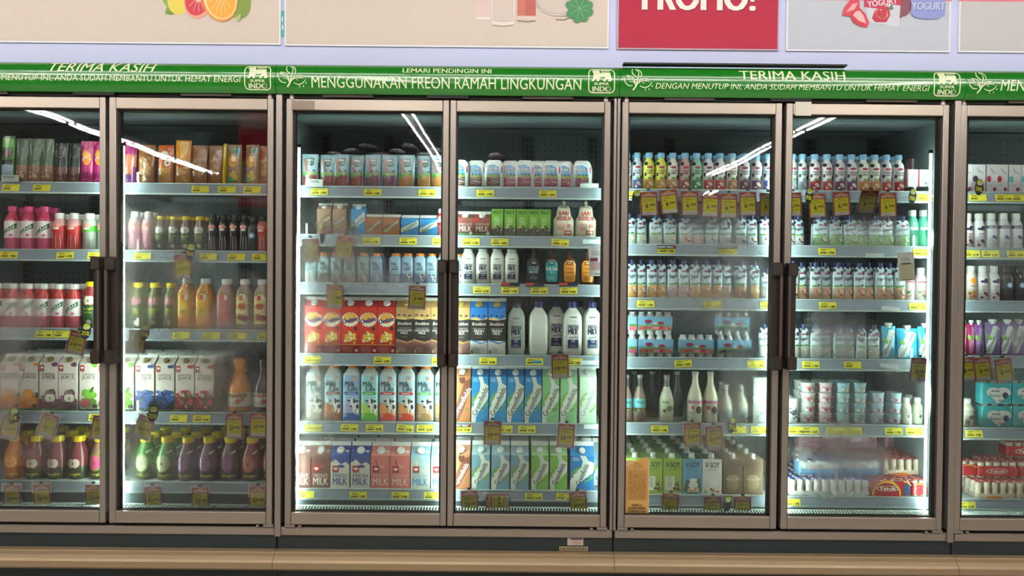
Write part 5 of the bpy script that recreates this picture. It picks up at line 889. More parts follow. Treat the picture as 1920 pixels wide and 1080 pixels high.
# doors
for dn, (ci, p0, p1, g0, g1, side) in DOORS.items():
    T = BRK[ci]; xm = T.location.x; X = lambda p, y=-.045: Wx(p, y)-xm; x0, x1, a0, a1 = X(p0), X(p1), X(g0), X(g1); yf, yb = -.045, -.006
    g = G(); b_ = .0025
    g.bbox(x0, a0, yf, yb, Z_DB, Z_DT, b_); g.bbox(a1, x1, yf, yb, Z_DB, Z_DT, b_)
    fr = g.obj('glass_door', METAL, T)
    for q0, q1 in ((Z_GT, Z_DT-.001), (Z_DB+.001, Z_GB)): G().bbox(a0+.0005, a1-.0005, yf-.0015, yb, q0, q1, b_).obj('door_rail', METALH, fr)
    q = G(); e = .008
    for bx in ((a0, a0+e, Z_GB, Z_GT), (a1-e, a1, Z_GB, Z_GT), (a0, a1, Z_GB, Z_GB+e*.6), (a0, a1, Z_GT-e*.6, Z_GT)): q.box(bx[0], bx[1], YG-.006, yb, bx[2], bx[3])
    e2 = .03
    q.box(a0-.002, a0+.006, -.004, .008, Z_GB, Z_GT); q.box(a1-.006, a1+.002, -.004, .008, Z_GB, Z_GT)
    q.obj('black_gasket', DARK, fr)
    fog_glow = []
    for fx, fz, rx, rz, s in FOG_GLOW[dn]:
        P = W(fx, fz, YG); fog_glow.append((P[0]-xm, P[2], rx*.00237, rz*.00237, s))
    q = G(); q.add([(a0, YG, Z_GB), (a1, YG, Z_GB), (a1, YG, Z_GT), (a0, YG, Z_GT)], [(0, 1, 2, 3)]); q.add([(a0, YG+.006, Z_GB), (a1, YG+.006, Z_GB), (a1, YG+.006, Z_GT), (a0, YG+.006, Z_GT)], [(3, 2, 1, 0)], mi=1)
    q.obj('glass_pane', [mat_glass('door_glass_%d' % dn, fog_glow), ACRYL], fr)
    handle(fr, x1 if side > 0 else x0, a1-.017 if side > 0 else a0+.017, Wz(487, -.06, 840), Wz(687, -.06, 840), yf)
    for hz in (0, 1):
        q = G(); xx = x0+.02 if side > 0 else x1-.02
        if hz: q.cyl((xx, -.025, Z_DT), (0, 0, 1), .011, ZC0-Z_DT, '#b8a898', 14); q.cyl((xx, -.025, Z_DT), (0, 0, 1), .013, .01, '#b8a898', 14)
        else: q.box(xx-.02, xx+.025, -.04, 0, Z_DB-.013, Z_DB-.001); q.box(xx+side*.045-.007, xx+side*.045+.007, -.04, 0, Z_DB-.013, Z_DB-.004)
        q.obj('hinge', METAL, fr)
# taped repair patches on two doors, badge and label on the kick panel
def tape(p0, p1, q0, q1, col, label):
    x0, x1 = Wx(p0, -.047, 200), Wx(p1, -.047, 200); z0, z1 = W(p0, q1, -.047)[2], W(p0, q0, -.047)[2]
    t = thing('door_label', 'label', label, loc=((x0+x1)/2, -.0485, z0)); G().box((x0-x1)/2, (x1-x0)/2, -.001, .0012, 0, z1-z0, col).obj('label_plate', PAPER, t)
tape(547, 589, 189, 205, '#8c7c72', 'grey-brown plate on the top frame of the third door'); tape(1491, 1521, 191, 217, '#d0cabc', 'cream plate on the top frame of the sixth door')
def plate(name, cat, label, px, py, w, h, col, draw, y):
    P = W(px, py, y); s = (y-CY)/F; t = thing(name, cat, label, loc=(P[0], y, P[2])); g = G(); g.box(-w*s/2, w*s/2, -.0012, .0015, -h*s/2, h*s/2, col); draw(C(g, lambda x, z: -.0012, k0=.0002, dk=.0001), s); g.obj('plate', PRINT, t); return t
plate('maker_badge', 'badge', 'small gold maker badge on the dark kick panel', 1075.5, 1028.7, 54, 7.6, '#a89a78', lambda c, s: c.t('HUSSMANN', 0, 0, 49*s, 4.6*s, '#14100c', bold=.06), -.0225)
plate('rating_label', 'label', 'small white rating label above the gold badge', 1078.8, 1015, 30, 15, '#c4b2aa', lambda c, s: (c.r(-9*s, 13*s, 2.5*s, 7*s, '#6a6058'), c.lines(-9*s, 13*s, -1*s, 3, 2*s, '#5a4a40', .6*s)), -.0225)
# black strip lying on top of the third header
t = thing('header_lamp_strip', 'lamp strip', 'slim black strip on top of the yogurt refrigerator header', loc=(0, 0, 0)); g = G(); a_, b_ = W(1168, 121, -.03), W(1585, 126, -.03); g.box(a_[0], b_[0], -.05, -.01, ZC1+.004, ZC1+.011); o = g.obj('strip_body', DARK, t)
t = thing('temperature_card', 'card', 'kraft monitoring card stuck on the fifth door glass')
P = W(1194.5, 966, -.03); t.location = (P[0], -.0225, P[2]); g = G(); s = (3.28)/F; g.box(-22.5*s, 22.5*s, -.0005, .0006, 0, 102*s, '#d8b094'); g.add([(-21*s, -.0012, 2*s), (21*s, -.0012, 2*s), (21*s, -.0012, 110*s), (4*s, -.0012, 106*s), (-8*s, -.0012, 98*s), (-21*s, -.0012, 90*s)], [(0, 1, 2, 3, 4, 5)], '#c89a58'); c = C(g, lambda x, z: -.0012, k0=.0004, dk=.0001)
for i in range(24): c.r(-16*s, 17*s, (84-2.4*i)*s, (84.4-2.4*i)*s, '#8a6430')
for i in range(9): c.r((-16+4.1*i)*s, (-15.6+4.1*i)*s, 29*s, 84*s, '#8a6430')
c.scat(-15*s, 16*s, 30*s, 82*s, 60, .7*s, ['#4a3418'], 3); c.t('KARTU', 0, 19*s, 18*s, 4*s, '#1c140c', bold=.06); c.t('MONITORING', 0, 13*s, 32*s, 4*s, '#1c140c', bold=.06); c.t('TEMPERATURE', 0, 7*s, 36*s, 4*s, '#1c140c', bold=.06); c.lines(-10*s, 14*s, 98*s, 3, 4*s, '#6a4a20', .7*s)
g.obj('card_sheet', PAPER, t)
# ------------------------------------------------------------------ stock on the shelves: front positions, shelf by shelf
CASE = {1: 0, 2: 0, 3: 1, 4: 1, 5: 2, 6: 2, 7: 3}
YF = .165
BASEPY = {1: 350, 2: 460, 3: 555, 4: 668, 5: 795, 6: 920}
rnd = random.Random(7)
def R(door, shelf, spec, y=YF, n=1, dy=None, jit=.002, turn=.05, z=None, zoff=0, tier=None):
    ci = CASE[door]; zz = (SZ[ci][shelf-1] if z is None else z)+.0006+zoff; items = []
    nsh = len(SZ[ci]); lab = 6 if shelf == nsh else shelf
    d0 = 1 if y >= .2 else 0
    if tier: lab = tier+' tier, '+SHELFN[lab]
    for part in spec.split():
        k, xs = part.split(':')
        for x in xs.split(','): items.append((float(x), k))
    items.sort()
    for i, (px, k) in enumerate(items):
        K = KINDS[k]; f = 1.0; st = 0
        X0 = Wx(px, y, BASEPY.get(shelf, 900) if nsh == 6 else (345, 470, 618, 773, 905)[shelf-1])
        for j in (i-1, i+1):
            if 0 <= j < len(items):
                gap = abs(Wx(items[j][0], y)-Wx(px, y)); need = (K['w']+KINDS[items[j][1]]['w'])/2
                if need > 0: f = min(f, gap/need*.985)
        if K['cat'] == 'pouch' and K['name'] != 'snack_pouch': st = (i % 2)*.016 if f < .97 else 0; f = max(f, .93)
        elif f < .74: st = (i % 2)*(K['d']+.004); f = .84 if st else .9
        for r in range(n):
            yy = y+K['d']/2+st+r*((dy or K['d']*1.04)+.003)+rnd.uniform(0, jit)
            if yy+K['d']/2 > YB-.015: break
            put(k, X0+(rnd.uniform(-.004, .004) if r else 0), yy, zz, door, lab, depth=r+d0, rz=rnd.uniform(-turn, turn)*(0 if 'carton' in K['name'] or K['cat'] in ('multipack', 'box') else 1), sx=f)
# first case
R(1, 1, 'b_green:12 b_grey:38,62,86 b_dark:112,137 b_pink:160,184')
R(2, 1, 'b_pinkhaze:240 b_amber:272,372 b_orwhite:308 b_yellow:341 b_amber:402 b_edge:419 b_rainbow:437,471 b_amber:498')
R(1, 2, 'coco_pink:15,46,76 pet_red:104,132 pet_clear:161,188', n=2)
R(2, 2, 'pet_pink:247,273 js_green:298,322,345,371 pet_dark:396,416,436,455 pet_melon:488', n=2, dy=.06); R(2, 2, 'k_dark:472', y=.16)
R(1, 3, 'coco_red:-12,17,46,74,103,131 jt_apple:164,196', n=2)
R(2, 3, 'jt_green:254,285,315 sq_orange:344,379 sq_pink:419 sq_apple:454,487')
R(1, 4, 'dj_orange:18,54 dj_apple:91,127 dj_guava:166,201', n=4, dy=.078); R(2, 4, 'dj_guava:233 dj_blue:271,309 dj_pome:346,383', n=4, dy=.078); R(2, 4, 'cf_orange:442 cf_dark:490')
R(1, 5, 'jg_orange:16 jg_apple:56,96,135 jg_guava:176', y=.13, n=3, dy=.098, jit=.012); R(2, 5, 'jg_green:263,304 jg_purple:344,384,424 jg_red:465,505', y=.13, n=3, dy=.1, jit=.015)
# second case
R(3, 1, 'r_choc:580,611,639 r_choc:666 r_plum:698,729 r_mango:761,795,822')
R(4, 1, 'g_choc:860,892,926 g_berry:957,984,1009,1034,1059,1092')
ZT = SZ[1][0]
R(3, 1, 'r_plum:600,632,668,705,742,778,812', y=.225, turn=.2); R(4, 1, 'g_choc:880,915', y=.24)
for i, px in enumerate((625, 655, 690, 715, 742, 765, 790, 812, 930)):
    put('r_lying', Wx(px, .25), .262+.012*(i % 3), ZT+.158+(.02*(i % 3) if i < 8 else 0), 3 if i < 8 else 4, 'top shelf heap', rz=rnd.uniform(-.5, .5), rx=rnd.uniform(-.12, .12), ry=rnd.uniform(-.15, .15))
R(3, 2, 'gt_brown:607,636 gt_blue:671 gs_brown:700,733 gs_blue:768,803', y=.17); R(3, 2, 'red_small:825', y=.17); R(3, 2, 'gs_blue:800,822', y=.30, zoff=.001)
R(4, 2, 'ms_choc:872,904 vs_small:932,956,979,1000.5,1021.5 sari:1057,1099')
R(3, 3, 'mls_grey:582,605,630 mls_tan:655,680 mls_blue:704,740,763,786,808,829', n=2)
R(4, 3, 'fm_small:877,904.5,931.5,959 cb_dark:1000 cb_teal:1034 cb_or:1068,1101')
R(4, 3, 'mls_grey:859', y=.2)
R(3, 4, 'ovaltine:588,622,656,690,724 bk_choc:758,791,824', n=2); R(4, 4, 'bk_choc:864 bk_fresh:897.5,931', n=2)
R(4, 4, 'fm_grey:968 fm_plain:1009', y=.18); R(4, 4, 'fm_big:1074,1111', y=.165); R(4, 4, 'fm_big:1043', y=.27); R(4, 4, 'fm_big:1085', y=.29)
R(3, 5, 'ml_faded:588 ml_brown:623 ml_blue:658 ml_green:692 ml_red:726,761 ml_tan:796,830', n=2); R(4, 5, 'gf_brown:866 gf_blue:899.5,933,966,999 gf_green:1032,1066 gf_pale:1102', n=2)
R(3, 6, 'm_choc:564,601 m_fresh:637,675 m_pink:713,750 m_low:788,826', y=.13, n=5, dy=.077, jit=.003); R(4, 6, 'gfh_brown:865 gfh_paleblue:901,938,974 gfh_green:1012,1047 gfh_blue:1091', y=.13, n=4, dy=.077, jit=.003)
R(4, 6, 'gfh_paleblue:1128', y=.21)
# third case
R(5, 1, 'y_peach:1176 y_blue:1196 y_yellow:1218,1241 y_peach:1263 y_pink:1286 y_green:1308 y_red:1330,1352 y_peach:1375 y_purple:1398 y_purple:1421 y_blue:1443', n=2)
R(6, 1, 'y_mint:1490,1508 y_crim:1531 y_red:1554 y_purple:1578,1600 y_orange:1622,1644 y_red:1666 y_crim:1689', n=2); R(6, 1, 'x_date:1711,1732', zoff=.028); R(6, 1, 'x_date:1716,1735', y=.3, zoff=.10)
R(5, 2, 's_plain:1181,1203,1231 s_plain:1257 s_straw:1286,1311 s_berry:1336,1361,1390,1413,1436', turn=.2, n=2); R(6, 2, 's_berry:1482,1501 s_green:1541,1569,1597,1622,1645,1670,1695', turn=.2, n=2); R(6, 2, 'k_green:1716,1737')
R(5, 3, 's_or:1185,1204,1223,1242 s_strawt:1262,1283 s_or:1304,1325,1346 s_strawt:1366 s_or:1391,1418 s_berry:1440', turn=.2, n=2); R(6, 3, 's_strawt:1489 s_peach:1507,1531,1553,1574,1594,1614,1634,1653,1673,1690', turn=.2, n=2); R(6, 3, 'k_pink:1709,1731')
R(5, 4, 'p_single:1186 p_straw:1230,1306 p_berry:1377', tier='lower'); R(5, 4, 'p_single:1186 p_straw:1228 p_berry:1373', zoff=.1065, tier='upper'); R(5, 4, 's_milk:1434'); R(5, 4, 's_milk:1446', y=.23)
R(6, 4, 's_milk:1491,1511,1532,1553,1575,1597,1618 s_milk:1641', turn=.2); R(6, 4, 'gp_blue2:1668 gp_blue:1703 gp_blue2:1737', y=.168)
R(5, 5, 'gb_choc:1176,1201 gb_soy:1252 gb_cream:1306,1335 gb_milk:1363,1392 tall_clear:1430'); R(5, 5, 'gb_empty:1190,1225,1271', y=.30); R(5, 5, 'gb_milk:1356,1383', y=.27)
for c_, px, n_ in (('c_white', 1514, 4), ('c_pink', 1546, 4), ('c_teal', 1579, 4), ('c_teal', 1610, 4), ('c_rose', 1643, 3), ('c_rose', 1676, 3)):
    for r_ in range(2 if n_ == 4 else 1):
        for k in range(n_): put(c_, Wx(px, .2, 790)+rnd.uniform(-.002, .002), .17+.036+r_*.08, SZ[2][4]+.0006+k*(KINDS[c_]['h']+.0005), 6, ('bottom', 'second', 'third', 'fourth')[k]+' tier, fifth shelf', depth=r_, rz=rnd.uniform(-.3, .3))
R(6, 5, 'c_tub:1489 k_white:1703,1724', n=2, dy=.07); R(6, 5, 'k_white:1744', y=.23)
ZB = SZ[2][5]+.0006
R(5, 6, 'v_green:1191,1225,1261 v_blue:1298 v_white:1335 v_brown:1374,1412', y=.135, n=5, dy=.0965, jit=.001)
def PK(key, door, px, y, lvl, z0, sh='bottom shelf', rz=0, note=None):
    h = .0785; put(key, Wx(px, y, 900), y+KINDS[key]['d']/2, z0+lvl*h, door, sh if lvl == 0 else ('second layer of '+sh if lvl == 1 else 'top layer of '+sh), depth=0 if lvl else int(round((y-.13)/.08)), rz=rz)
for r_ in range(5):
    for i, (k_, xc) in enumerate((('yk_b0', 1.3+.095), ('yk_b0', 1.3+.285), ('yk_r0' if r_ else 'yk_fancy', 1.3+.475), ('yk_duo', 1.3+.608))):
        put(k_, xc, .13+.0375+r_*.0765, ZB, 6, 'bottom shelf', depth=r_)
def PX(key, door, px, y, lvl, note): put(key, Wx(px, y, 880), y+.0375, ZB+lvl*.0778, door, note)
for px in (1453,): PX('yk_blue', 5, 1442, .14, 1, 'second layer of bottom shelf') if 0 else None
PX('yk_blue', 6, 1536, .175, 1, 'second layer of bottom shelf'); PX('yk_blue', 6, 1536, .255, 1, 'second layer behind'); PX('yk_blue', 6, 1612, .20, 1, 'second layer of bottom shelf')
PX('yk_r0', 6, 1692, .215, 1, 'second layer of bottom shelf'); PX('yk_r0', 6, 1692, .295, 1, 'second layer behind'); PX('yk_r0', 6, 1692, .373, 1, 'second layer at back'); PX('yk_r0', 6, 1692, .451, 1, 'rear of second layer'); PX('yk_r0', 6, 1614, .34, 1, 'second layer behind')
PX('yk_pink', 6, 1532, .42, 2, 'top layer of bottom shelf'); PX('yk_pink', 6, 1612, .42, 2, 'top layer of bottom shelf'); PX('yk_pink', 6, 1692, .45, 2, 'top layer of bottom shelf')
for px in (1532, 1612): PX('yk_pink', 6, px, .42, 1, 'second layer at back')
# fourth case
R(7, 1, 'x_berry:1812 x_berry:1836 x_straw:1860 x_straw:1880 x_teal:1903,1927'); R(7, 2, 'k_fruit:1819,1841 k_dlite:1864,1887,1911', n=1); R(7, 3, 'k_orange:1805,1826 k_fruit:1847,1869 k_dark:1893,1917', n=2, dy=.062)
R(7, 4, 'gp_red:1809 gp_mag:1824 gp_vio:1838 gp_purple:1864,1892,1918', turn=.15); R(7, 5, 'k_ybot:1819'); R(7, 5, 'bene:1870,1928', tier='lower'); R(7, 5, 'bene:1868,1926', zoff=.1085, tier='upper')
ZB2 = SZ[3][5]+.0006
for r_ in range(5):
    for i in range(3): put('yk_r0', Wx(1812, .2, 900)+.098+i*.1895, .13+.0375+r_*.0765, ZB2, 7, 'bottom shelf', depth=r_)
for k_, px, y_, l_, nt_ in (('yk_red', 1872, .20, 1, 'second layer of bottom shelf'), ('yk_red', 1948, .20, 1, 'second layer of bottom shelf'), ('yk_duo', 1819, .21, 1, 'second layer of bottom shelf'), ('yk_red', 1872, .285, 1, 'second layer behind'), ('yk_red', 1925, .285, 2, 'top layer of bottom shelf') if 0 else ('yk_red', 1948, .285, 1, 'second layer behind'), ('yk_red', 1925, .28, 2, 'top layer of bottom shelf')):
    put(k_, Wx(px, y_, 880), y_+.0375, ZB2+l_*.0778, 7, nt_)
# ------------------------------------------------------------------ price tags on the rails
_TAG = {}
def tagmesh(price, w=32, h=13, patch=0):
    k = (price, w, h, patch)
    if k in _TAG: return _TAG[k]
    g = G(U); g.box(-w/2, w/2, -.2, .2, 0, h, '#e6de42'); c = C(g, lambda x, z: -.2, k0=.06, dk=.03); c.lines(-w*.42, w*.1, h*.72, 2, 2.4, '#4a4618', .9, seed=len(price)); c.r(-w*.42, -w*.02, h*.2, h*.42, '#6a6420'); c.r(-w*.4, w*.3, h*.84, h*.88, '#6a6420')
    if patch: c.r(-w*.1, w*.42, h*.2, h*.62, '#2f9ac4')
    if price: c.t(price, w*.24, h*.32, w*.34, h*.34, '#1c1a08', bold=.05)
    _TAG[k] = g.mesh('price_tag', PAPER); return _TAG[k]
NAMES = {}
def tag(door, shelf, px, price='', rot=0, w=32, h=13, patch=0, drop=0):
    ci = CASE[door]; z = SZ[ci][shelf-1]; lab = 6 if shelf == len(SZ[ci]) else shelf
    o = bpy.data.objects.new('price_tag', tagmesh(price, w, h, patch)); scene.collection.objects.link(o); o['category'] = 'price tag'
    Y_ = YD if shelf == len(SZ[ci]) else YR
    o.location = (Wx(px, Y_-.01, 460 if shelf < 4 else 800), Y_-.0125, z-.0405-drop); o.rotation_euler = (-.26, math.radians(-rot), 0)
    REG.append((o, 'small yellow price tag' if not patch else 'yellow price tag with blue patch', door, SHELFN[lab]+' rail', 0, {'cat': 'price tag'}, None))
TAGS = '''1 1 20;1 1 78;2 1 375;2 1 425;2 1 472;1 2 16 7.900;1 2 122 12.990 4;1 2 180;2 2 267;2 2 390;2 2 443;2 2 489;1 3 82 7.990;1 3 116;2 3 340;2 3 398;2 3 447;2 3 500;1 4 182;2 4 335;2 4 378 32.990;
3 1 598 3.900;3 1 698 3.500;3 1 800 3.800;4 1 909 3.990;4 1 1026 3.800;3 2 696 7.990;3 2 765 9.990;3 2 826;4 2 883 15.700;4 2 937 6.800;4 2 1050 5.200 -4;3 4 716 35.990;3 4 585 19.900;3 4 824;
4 3 904 18.500;4 3 957 17.990;4 3 1012 42.500;4 3 1067 37.900;4 4 914 40.990;4 4 1075 34.290;3 5 587 19.900;3 5 655 21.900;3 5 702 20.690;3 5 759 19.900 -4;3 5 797 20.690;4 5 868 79.590;4 5 945 17.890;4 5 988 79.590;
3 6 573;3 6 672 17.890;3 6 751 17.990;3 6 812;4 6 1002 16.100;4 6 1060 16.100 -6;5 2 1250 11.900;5 2 1365 11.990;6 2 1551 9.990;6 2 1729 9.990;5 3 1212 11.900;5 3 1337 11.900;5 3 1443;6 3 1554 11.900;6 3 1723 10.990;
5 4 1280 9.900 4;5 4 1416 11.900;6 4 1519 11.900;6 4 1597;5 5 1237 11.990;5 5 1383;5 5 1424 25.990;6 5 1493 41.900;6 5 1520 5.600;6 5 1566 5.895;6 5 1600 5.795;6 5 1676 5.700;6 5 1715 5.795;6 6 1487 2.290;
5 1 1190;6 1 1735 15.290 0;7 1 1832;7 1 1881 15.390;7 1 1912;7 2 1822 16.290;7 2 1858 16.290;7 2 1905 9.990;7 5 1827 9.900;7 6 1816 2.290'''
for L_ in TAGS.replace('\n', '').split(';'):
    q = L_.split(); 
    if q: tag(int(q[0]), int(q[1]), float(q[2]), q[3] if len(q) > 3 else '', float(q[4]) if len(q) > 4 else 0)
tag(4, 4, 1001, patch=1)
# ------------------------------------------------------------------ hanging promotion cards in clear sleeves
_PR = {}
def promo(door, shelf, px, py, price, rot=0, w=32, h=46, y=.085, bend=0, at=None):
    """px, py: middle of the card in the photo; it hangs in front of the rail"""
    k = (price, w, h)
    if k not in _PR:
        g = G(U); g.box(-w/2, w/2, -.15, .15, 0, h, '#c04c50'); c = C(g, lambda x, z: -.15, k0=.05, dk=.03)
        c.p([(-w*.32, h*.88), (w*.32, h*.88), (0, h*.985)], '#ecb060'); c.t('SUPER PROMO', 0, h*.84, w*.82, h*.085, '#f0e6da', bold=.06); c.r(-w*.42, w*.42, h*.02, h*.76, '#f4ea2e'); c.r(-w*.42, w*.42, h*.02, h*.16, '#eeeee4')
        c.lines(-w*.36, w*.3, h*.69, 2, 2.2, '#4a4618', .6, 2); c.r(-w*.3, -w*.1, h*.55, h*.57, '#555018')
        a, b = price.split('.'); c.t(a, -w*.16 if len(a) > 1 else -w*.12, h*.41, w*(.3 if len(a) > 1 else .16), h*.17, '#1c1a08', bold=.06, rot=0); c.t('.'+b, w*.18, h*.44, w*.36, h*.1, '#1c1a08', bold=.05); c.r(-w*.2, w*.3, h*.245, h*.255, '#555018'); c.lines(-w*.38, w*.2, h*.1, 2, 2, '#999', .5, 4)
        q = G(U); q.box(-w/2-3, w/2+3, -.6, -.45, -3, h+5, '#fff'); q.box(-w/2-3, w/2+3, .3, .42, -3, h+5, '#fff')
        _PR[k] = (g.mesh('promo', PAPER), q.mesh('sleeve', SLEEVE))
    s = (y-CY)/F/U; P = W(px, py, y); o = thing('promotion_card', 'promotion card', loc=(P[0], y, P[2]-h*U/2)); o.rotation_euler = (rnd.uniform(-.06, .06)+bend, math.radians(-rot), 0)
    for nm, me in (('printed_card', _PR[k][0]), ('clear_sleeve', _PR[k][1])):
        c = bpy.data.objects.new(nm, me); scene.collection.objects.link(c); c.parent = o
    q = G(U); zt = h+5; q.box(-3, 3, -1, 1, zt-3, zt+1, '#3c3a38'); q.box(-.4, .4, -.3, .3, zt, zt+5, '#888'); 
    c = bpy.data.objects.new('clip', _clip(q)); scene.collection.objects.link(c); c.parent = o; c.location = (0, 0, 0)
    c.location = (0, 0, (h-46)*U)
    lab = 6 if shelf == len(SZ[CASE[door]]) else shelf
    REG.append((o, f'yellow promotion card priced {price}', door, SHELFN[lab]+' rail', 0, {'cat': 'promotion card'}, None))
_CL = []
def _clip(q):
    if not _CL:
        g = G(U); g.box(-3, 3, -1, 1, 48, 52, '#3c3a38'); g.box(-.4, .4, -.3, .3, 51, 56, '#888'); _CL.append(g.mesh('clip', PLAST))
    return _CL[0]
SLEEVE = mat_glass('card_sleeve', refl=1.6)
for a in '''1 3 139 642 14.895 -14|1 4 84 797 33.470 -18|1 4 184 802 33.470 -8|1 4 15 800 33.470 -10|1 5 23 932 23.900 0|1 5 80 931 23.900 3|1 5 177 930 23.900 0|2 2 343 500 6.295 0|2 3 255 640 14.895 -5|2 4 262 800 33.470 -20|2 4 439 799 27.900 0|2 4 484 797 27.900 0|2 5 288 934 23.900 2|2 5 376 936 23.900 0|2 5 483 935 27.900 0|
3 2 583 470 17.250 2|3 2 643 465 17.700 -8|3 3 628 556 7.890 0|3 3 781 557 7.800 -3|4 4 1051 687 19.900 2|4 5 923 812 23.500 0|4 5 1060 817 23.500 -3|4 6 881 942 23.500 2|4 6 1087 944 59.600 6|
5 1 1218 382 6.990 3|5 1 1257 378 6.990 6|5 1 1294 381 6.990 2|5 1 1331 384 6.990 -2|5 1 1366 386 6.990 0|5 1 1403 382 6.990 2|5 1 1440 384 6.990 0|5 5 1300 815 21.970 3|5 5 1341 820 21.970 5|5 6 1255 947 21.970 -3|5 6 1336 953 21.970 0|5 6 1392 953 21.970 0|
6 1 1488 383 6.990 2|6 1 1534 385 6.990 3|6 1 1579 382 6.990 5|6 1 1666 384 6.990 3|6 4 1721 693 8.400 -3|7 4 1815 692 8.400 5|7 4 1845 692 8.400 7|7 4 1885 694 8.400 10'''.replace('\n', '').split('|'):
    q = a.split(); promo(int(q[0]), int(q[1]), float(q[2]), float(q[3]), q[4], float(q[5]), w=31, h=43)
promo(6, 1, 1622, 377, '6.990', 0, w=31, h=43, bend=.45)
# the card lying on its side in the fourth door
promo(4, 6, 933, 942, '23.500', 90, w=31, h=43)
REG[-1][0].location.x += 43*U/2; REG[-1][0].location.z += 43*U/2
# ------------------------------------------------------------------ oval wobblers, cards, clips
def wob(door, px, py, txt, col, lab, w=12, h=19, rot=10, y=.07, tc='#e4dc34', label=None):
    P = W(px, py, y); o = thing('shelf_wobbler', 'wobbler', label, loc=(P[0], y, P[2])); o.rotation_euler = (0, math.radians(rot), .3)
    g = G(U); n = 28; pts = [(w*math.cos(2*math.pi*i/n), h*math.sin(2*math.pi*i/n)) for i in range(n)]
    g.add([(a, -.15, b) for a, b in pts]+[(a, .15, b) for a, b in pts], [tuple(range(n)), tuple(range(2*n-1, n-1, -1))]+[(i, i+n, (i+1) % n+n, (i+1) % n) for i in range(n)], '#1d2420'); c = C(g, lambda x, z: -.15, k0=.05, dk=.03)
    c.e(0, h*.55, w*.7, h*.36, col); c.st([(-w*.6, h*.3), (w*.6, h*.5)], 2.4, '#d8dcd8')
    if txt: c.t(txt, 0, -h*.25, w*1.6, h*.5, tc, bold=.07)
    g.obj('oval_card', PAPER, o); q = G(U); q.box(-.8, .8, 0, 26, -.1, .1, '#ccc'); q.obj('clear_arm', ACRYL, o)
for a in (('1', 161, 621, '25%', 'black oval twenty-five percent wobbler on third shelf, first door'), ('1', 25, 779, '25%', 'black oval twenty-five percent wobbler on fourth shelf, first door'), ('2', 357, 472, '25%', 'black oval twenty-five percent wobbler on second shelf, second door'), ('2', 271, 623, '25%', 'hazy oval percent wobbler at left edge of third shelf, second door'), ('2', 287, 776, '25%', 'narrow oval wobbler below blueberry juice cartons, second door'),
          ('6', 1517, 367, 'SPESIAL', 'black oval wobbler at the left of top shelf, sixth door'), ('6', 1711, 368, 'SPESIAL', 'black oval wobbler at the right of top shelf, sixth door'), ('7', 1836, 351, '20%', 'black oval twenty percent wobbler over yogurt boxes'), ('5', 1193, 371, '', 'yellow-black oval wobbler at left end of top shelf, fifth door'), ('5', 1372, 797, '25', 'slim oval wobbler below the plump milk bottles, fifth door'), ('5', 1364, 945, '', 'dark oval wobbler between two cards, bottom of fifth door')):
    wob(int(a[0]), a[1], a[2], a[3], '#c8d440', '', w=8.5 if a[1] != 1836 else 10, h=15, label=a[4])
wob(3, 605, 442, '', '#b8474c', '', w=4.5, h=15, rot=2, label='slim red striped oval wobbler before the taupe milk cartons'); wob(3, 663, 428, '', '#5a7a5c', '', w=3.5, h=13, rot=4, label='slim dark oval wobbler before the tall blue carton')
def card(px, py, w, h, y, rot, name, cat, label, col, draw=None, m=None):
    P = W(px, py, y); o = thing(name, cat, label, loc=(P[0], y, P[2])); o.rotation_euler = (0, math.radians(-rot), 0); g = G(U); g.box(-w/2, w/2, -.2, .2, -h/2, h/2, col)
    if draw: draw(C(g, lambda x, z: -.2, k0=.06, dk=.03), w, h)
    g.obj('card_sheet', m or PAPER, o)
bar = lambda c, w, h: ([c.r(-w*.4+i*w*.07, -w*.4+i*w*.07+w*.03, 0, h*.35, '#3c4440') for i in range(10)], c.lines(-w*.3, w*.4, -h*.25, 1, 2, '#667', .6))
card(19, 334, 32, 12, .13, 0, 'shelf_card', 'card', 'white barcode card at foot of green pouch, first door', '#b8c4b4', bar); card(589, 343, 32, 14, .13, -2, 'shelf_card', 'card', 'white barcode card before blue milk pouches, third door', '#c4d4c8', bar)
inf = lambda c, w, h: (c.r(-w*.42, w*.42, -h*.45, h*.1, '#dcd8b4'), c.r(-w*.3, w*.3, h*.08, h*.13, '#5c5c50'), c.lines(-w*.35, w*.35, h*.3, 3, 2.6, '#5c6058', .7), c.r(-w*.3, w*.3, -h*.47, -h*.45, '#444'))
card(1699, 500, 30, 52, .07, 4, 'information_card', 'card', 'white rounded information card hanging in the sixth door', '#f4f6ee', inf)
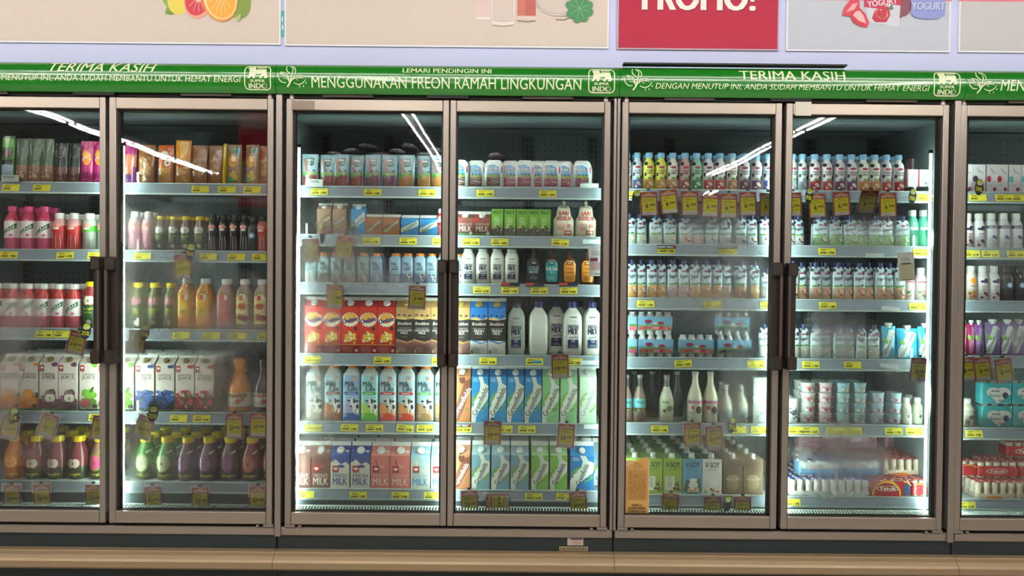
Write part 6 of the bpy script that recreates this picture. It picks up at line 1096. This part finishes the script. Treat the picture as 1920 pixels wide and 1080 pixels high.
card(1118, 489, 27, 56, .09, 3, 'information_card', 'card', 'white hanging card at the right edge of the fourth door', '#e8eae6', lambda c, w, h: (c.lines(-w*.35, w*.4, h*.3, 3, 3, '#555', .7), c.r(-w*.42, w*.1, -h*.02, h*.1, '#8a3c4c'), c.r(-w*.42, w*.3, -h*.3, -h*.04, '#d8b0b4'), c.r(-w*.2, w*.3, -h*.44, -h*.42, '#444')))
mt = lambda c, w, h: (c.t('MURAH TERUS!', -w*.06, 0, w*.8, h*.55, '#e8ecea', bold=.05), c.p([(w*.4, -h*.3), (w*.5, h*.5), (w*.34, h*.3)], '#d04050'))
for i, (px, py, lb) in enumerate(((1250, 463, 'slim dark strip with white words above left tag, fifth door'), (1366, 463, 'slim dark strip with white words above right tag, fifth door'), (866, 797.5, 'slim red-ended strip under brown chocolate carton, fourth door'), (1002, 923, 'dark slim strip on bottom rail, fourth door'), (670, 920, 'dark slim strip under blue fresh milk cartons, third door'), (748, 922, 'dark slim strip under pink milk cartons, third door'), (957, 533, 'black and yellow strip under white milk bottles, fourth door'), (1003, 533, 'black and red strip under black coffee bottle'), (1066, 533, 'black and red strip under amber coffee bottle'))):
    card(px, py, 34, 6.5, YR-.022, 0, 'rail_strip', 'rail strip', lb, '#1f2a30', mt if i < 6 else (lambda c, w, h: c.r(-w*.5, -w*.05, -h*.3, h*.4, '#c8443c')))
for i, (px, py, lb) in enumerate(((1110, 453, 'blank white slip in the second rail, fourth door'), (1105, 348, 'blank pale slip in the top rail, fourth door'), (1112, 800, 'blank white slip in the fifth rail, fourth door'), (1105, 680, 'blank pale slip in the fourth rail, fourth door'), (1670, 579, 'blank white slip in the third rail, sixth door'), (1668, 687, 'blank slanted slip in the fourth rail, sixth door'), (1640, 479, 'blank pale slip in the second rail, sixth door'), (1680, 948, 'blank pale slip in the bottom rail, sixth door'))):
    card(px, py, 34, 8, YR-.02, -6 if i in (4, 5) else 0, 'rail_slip', 'rail slip', lb, '#c8d8d4')
finish_labels()
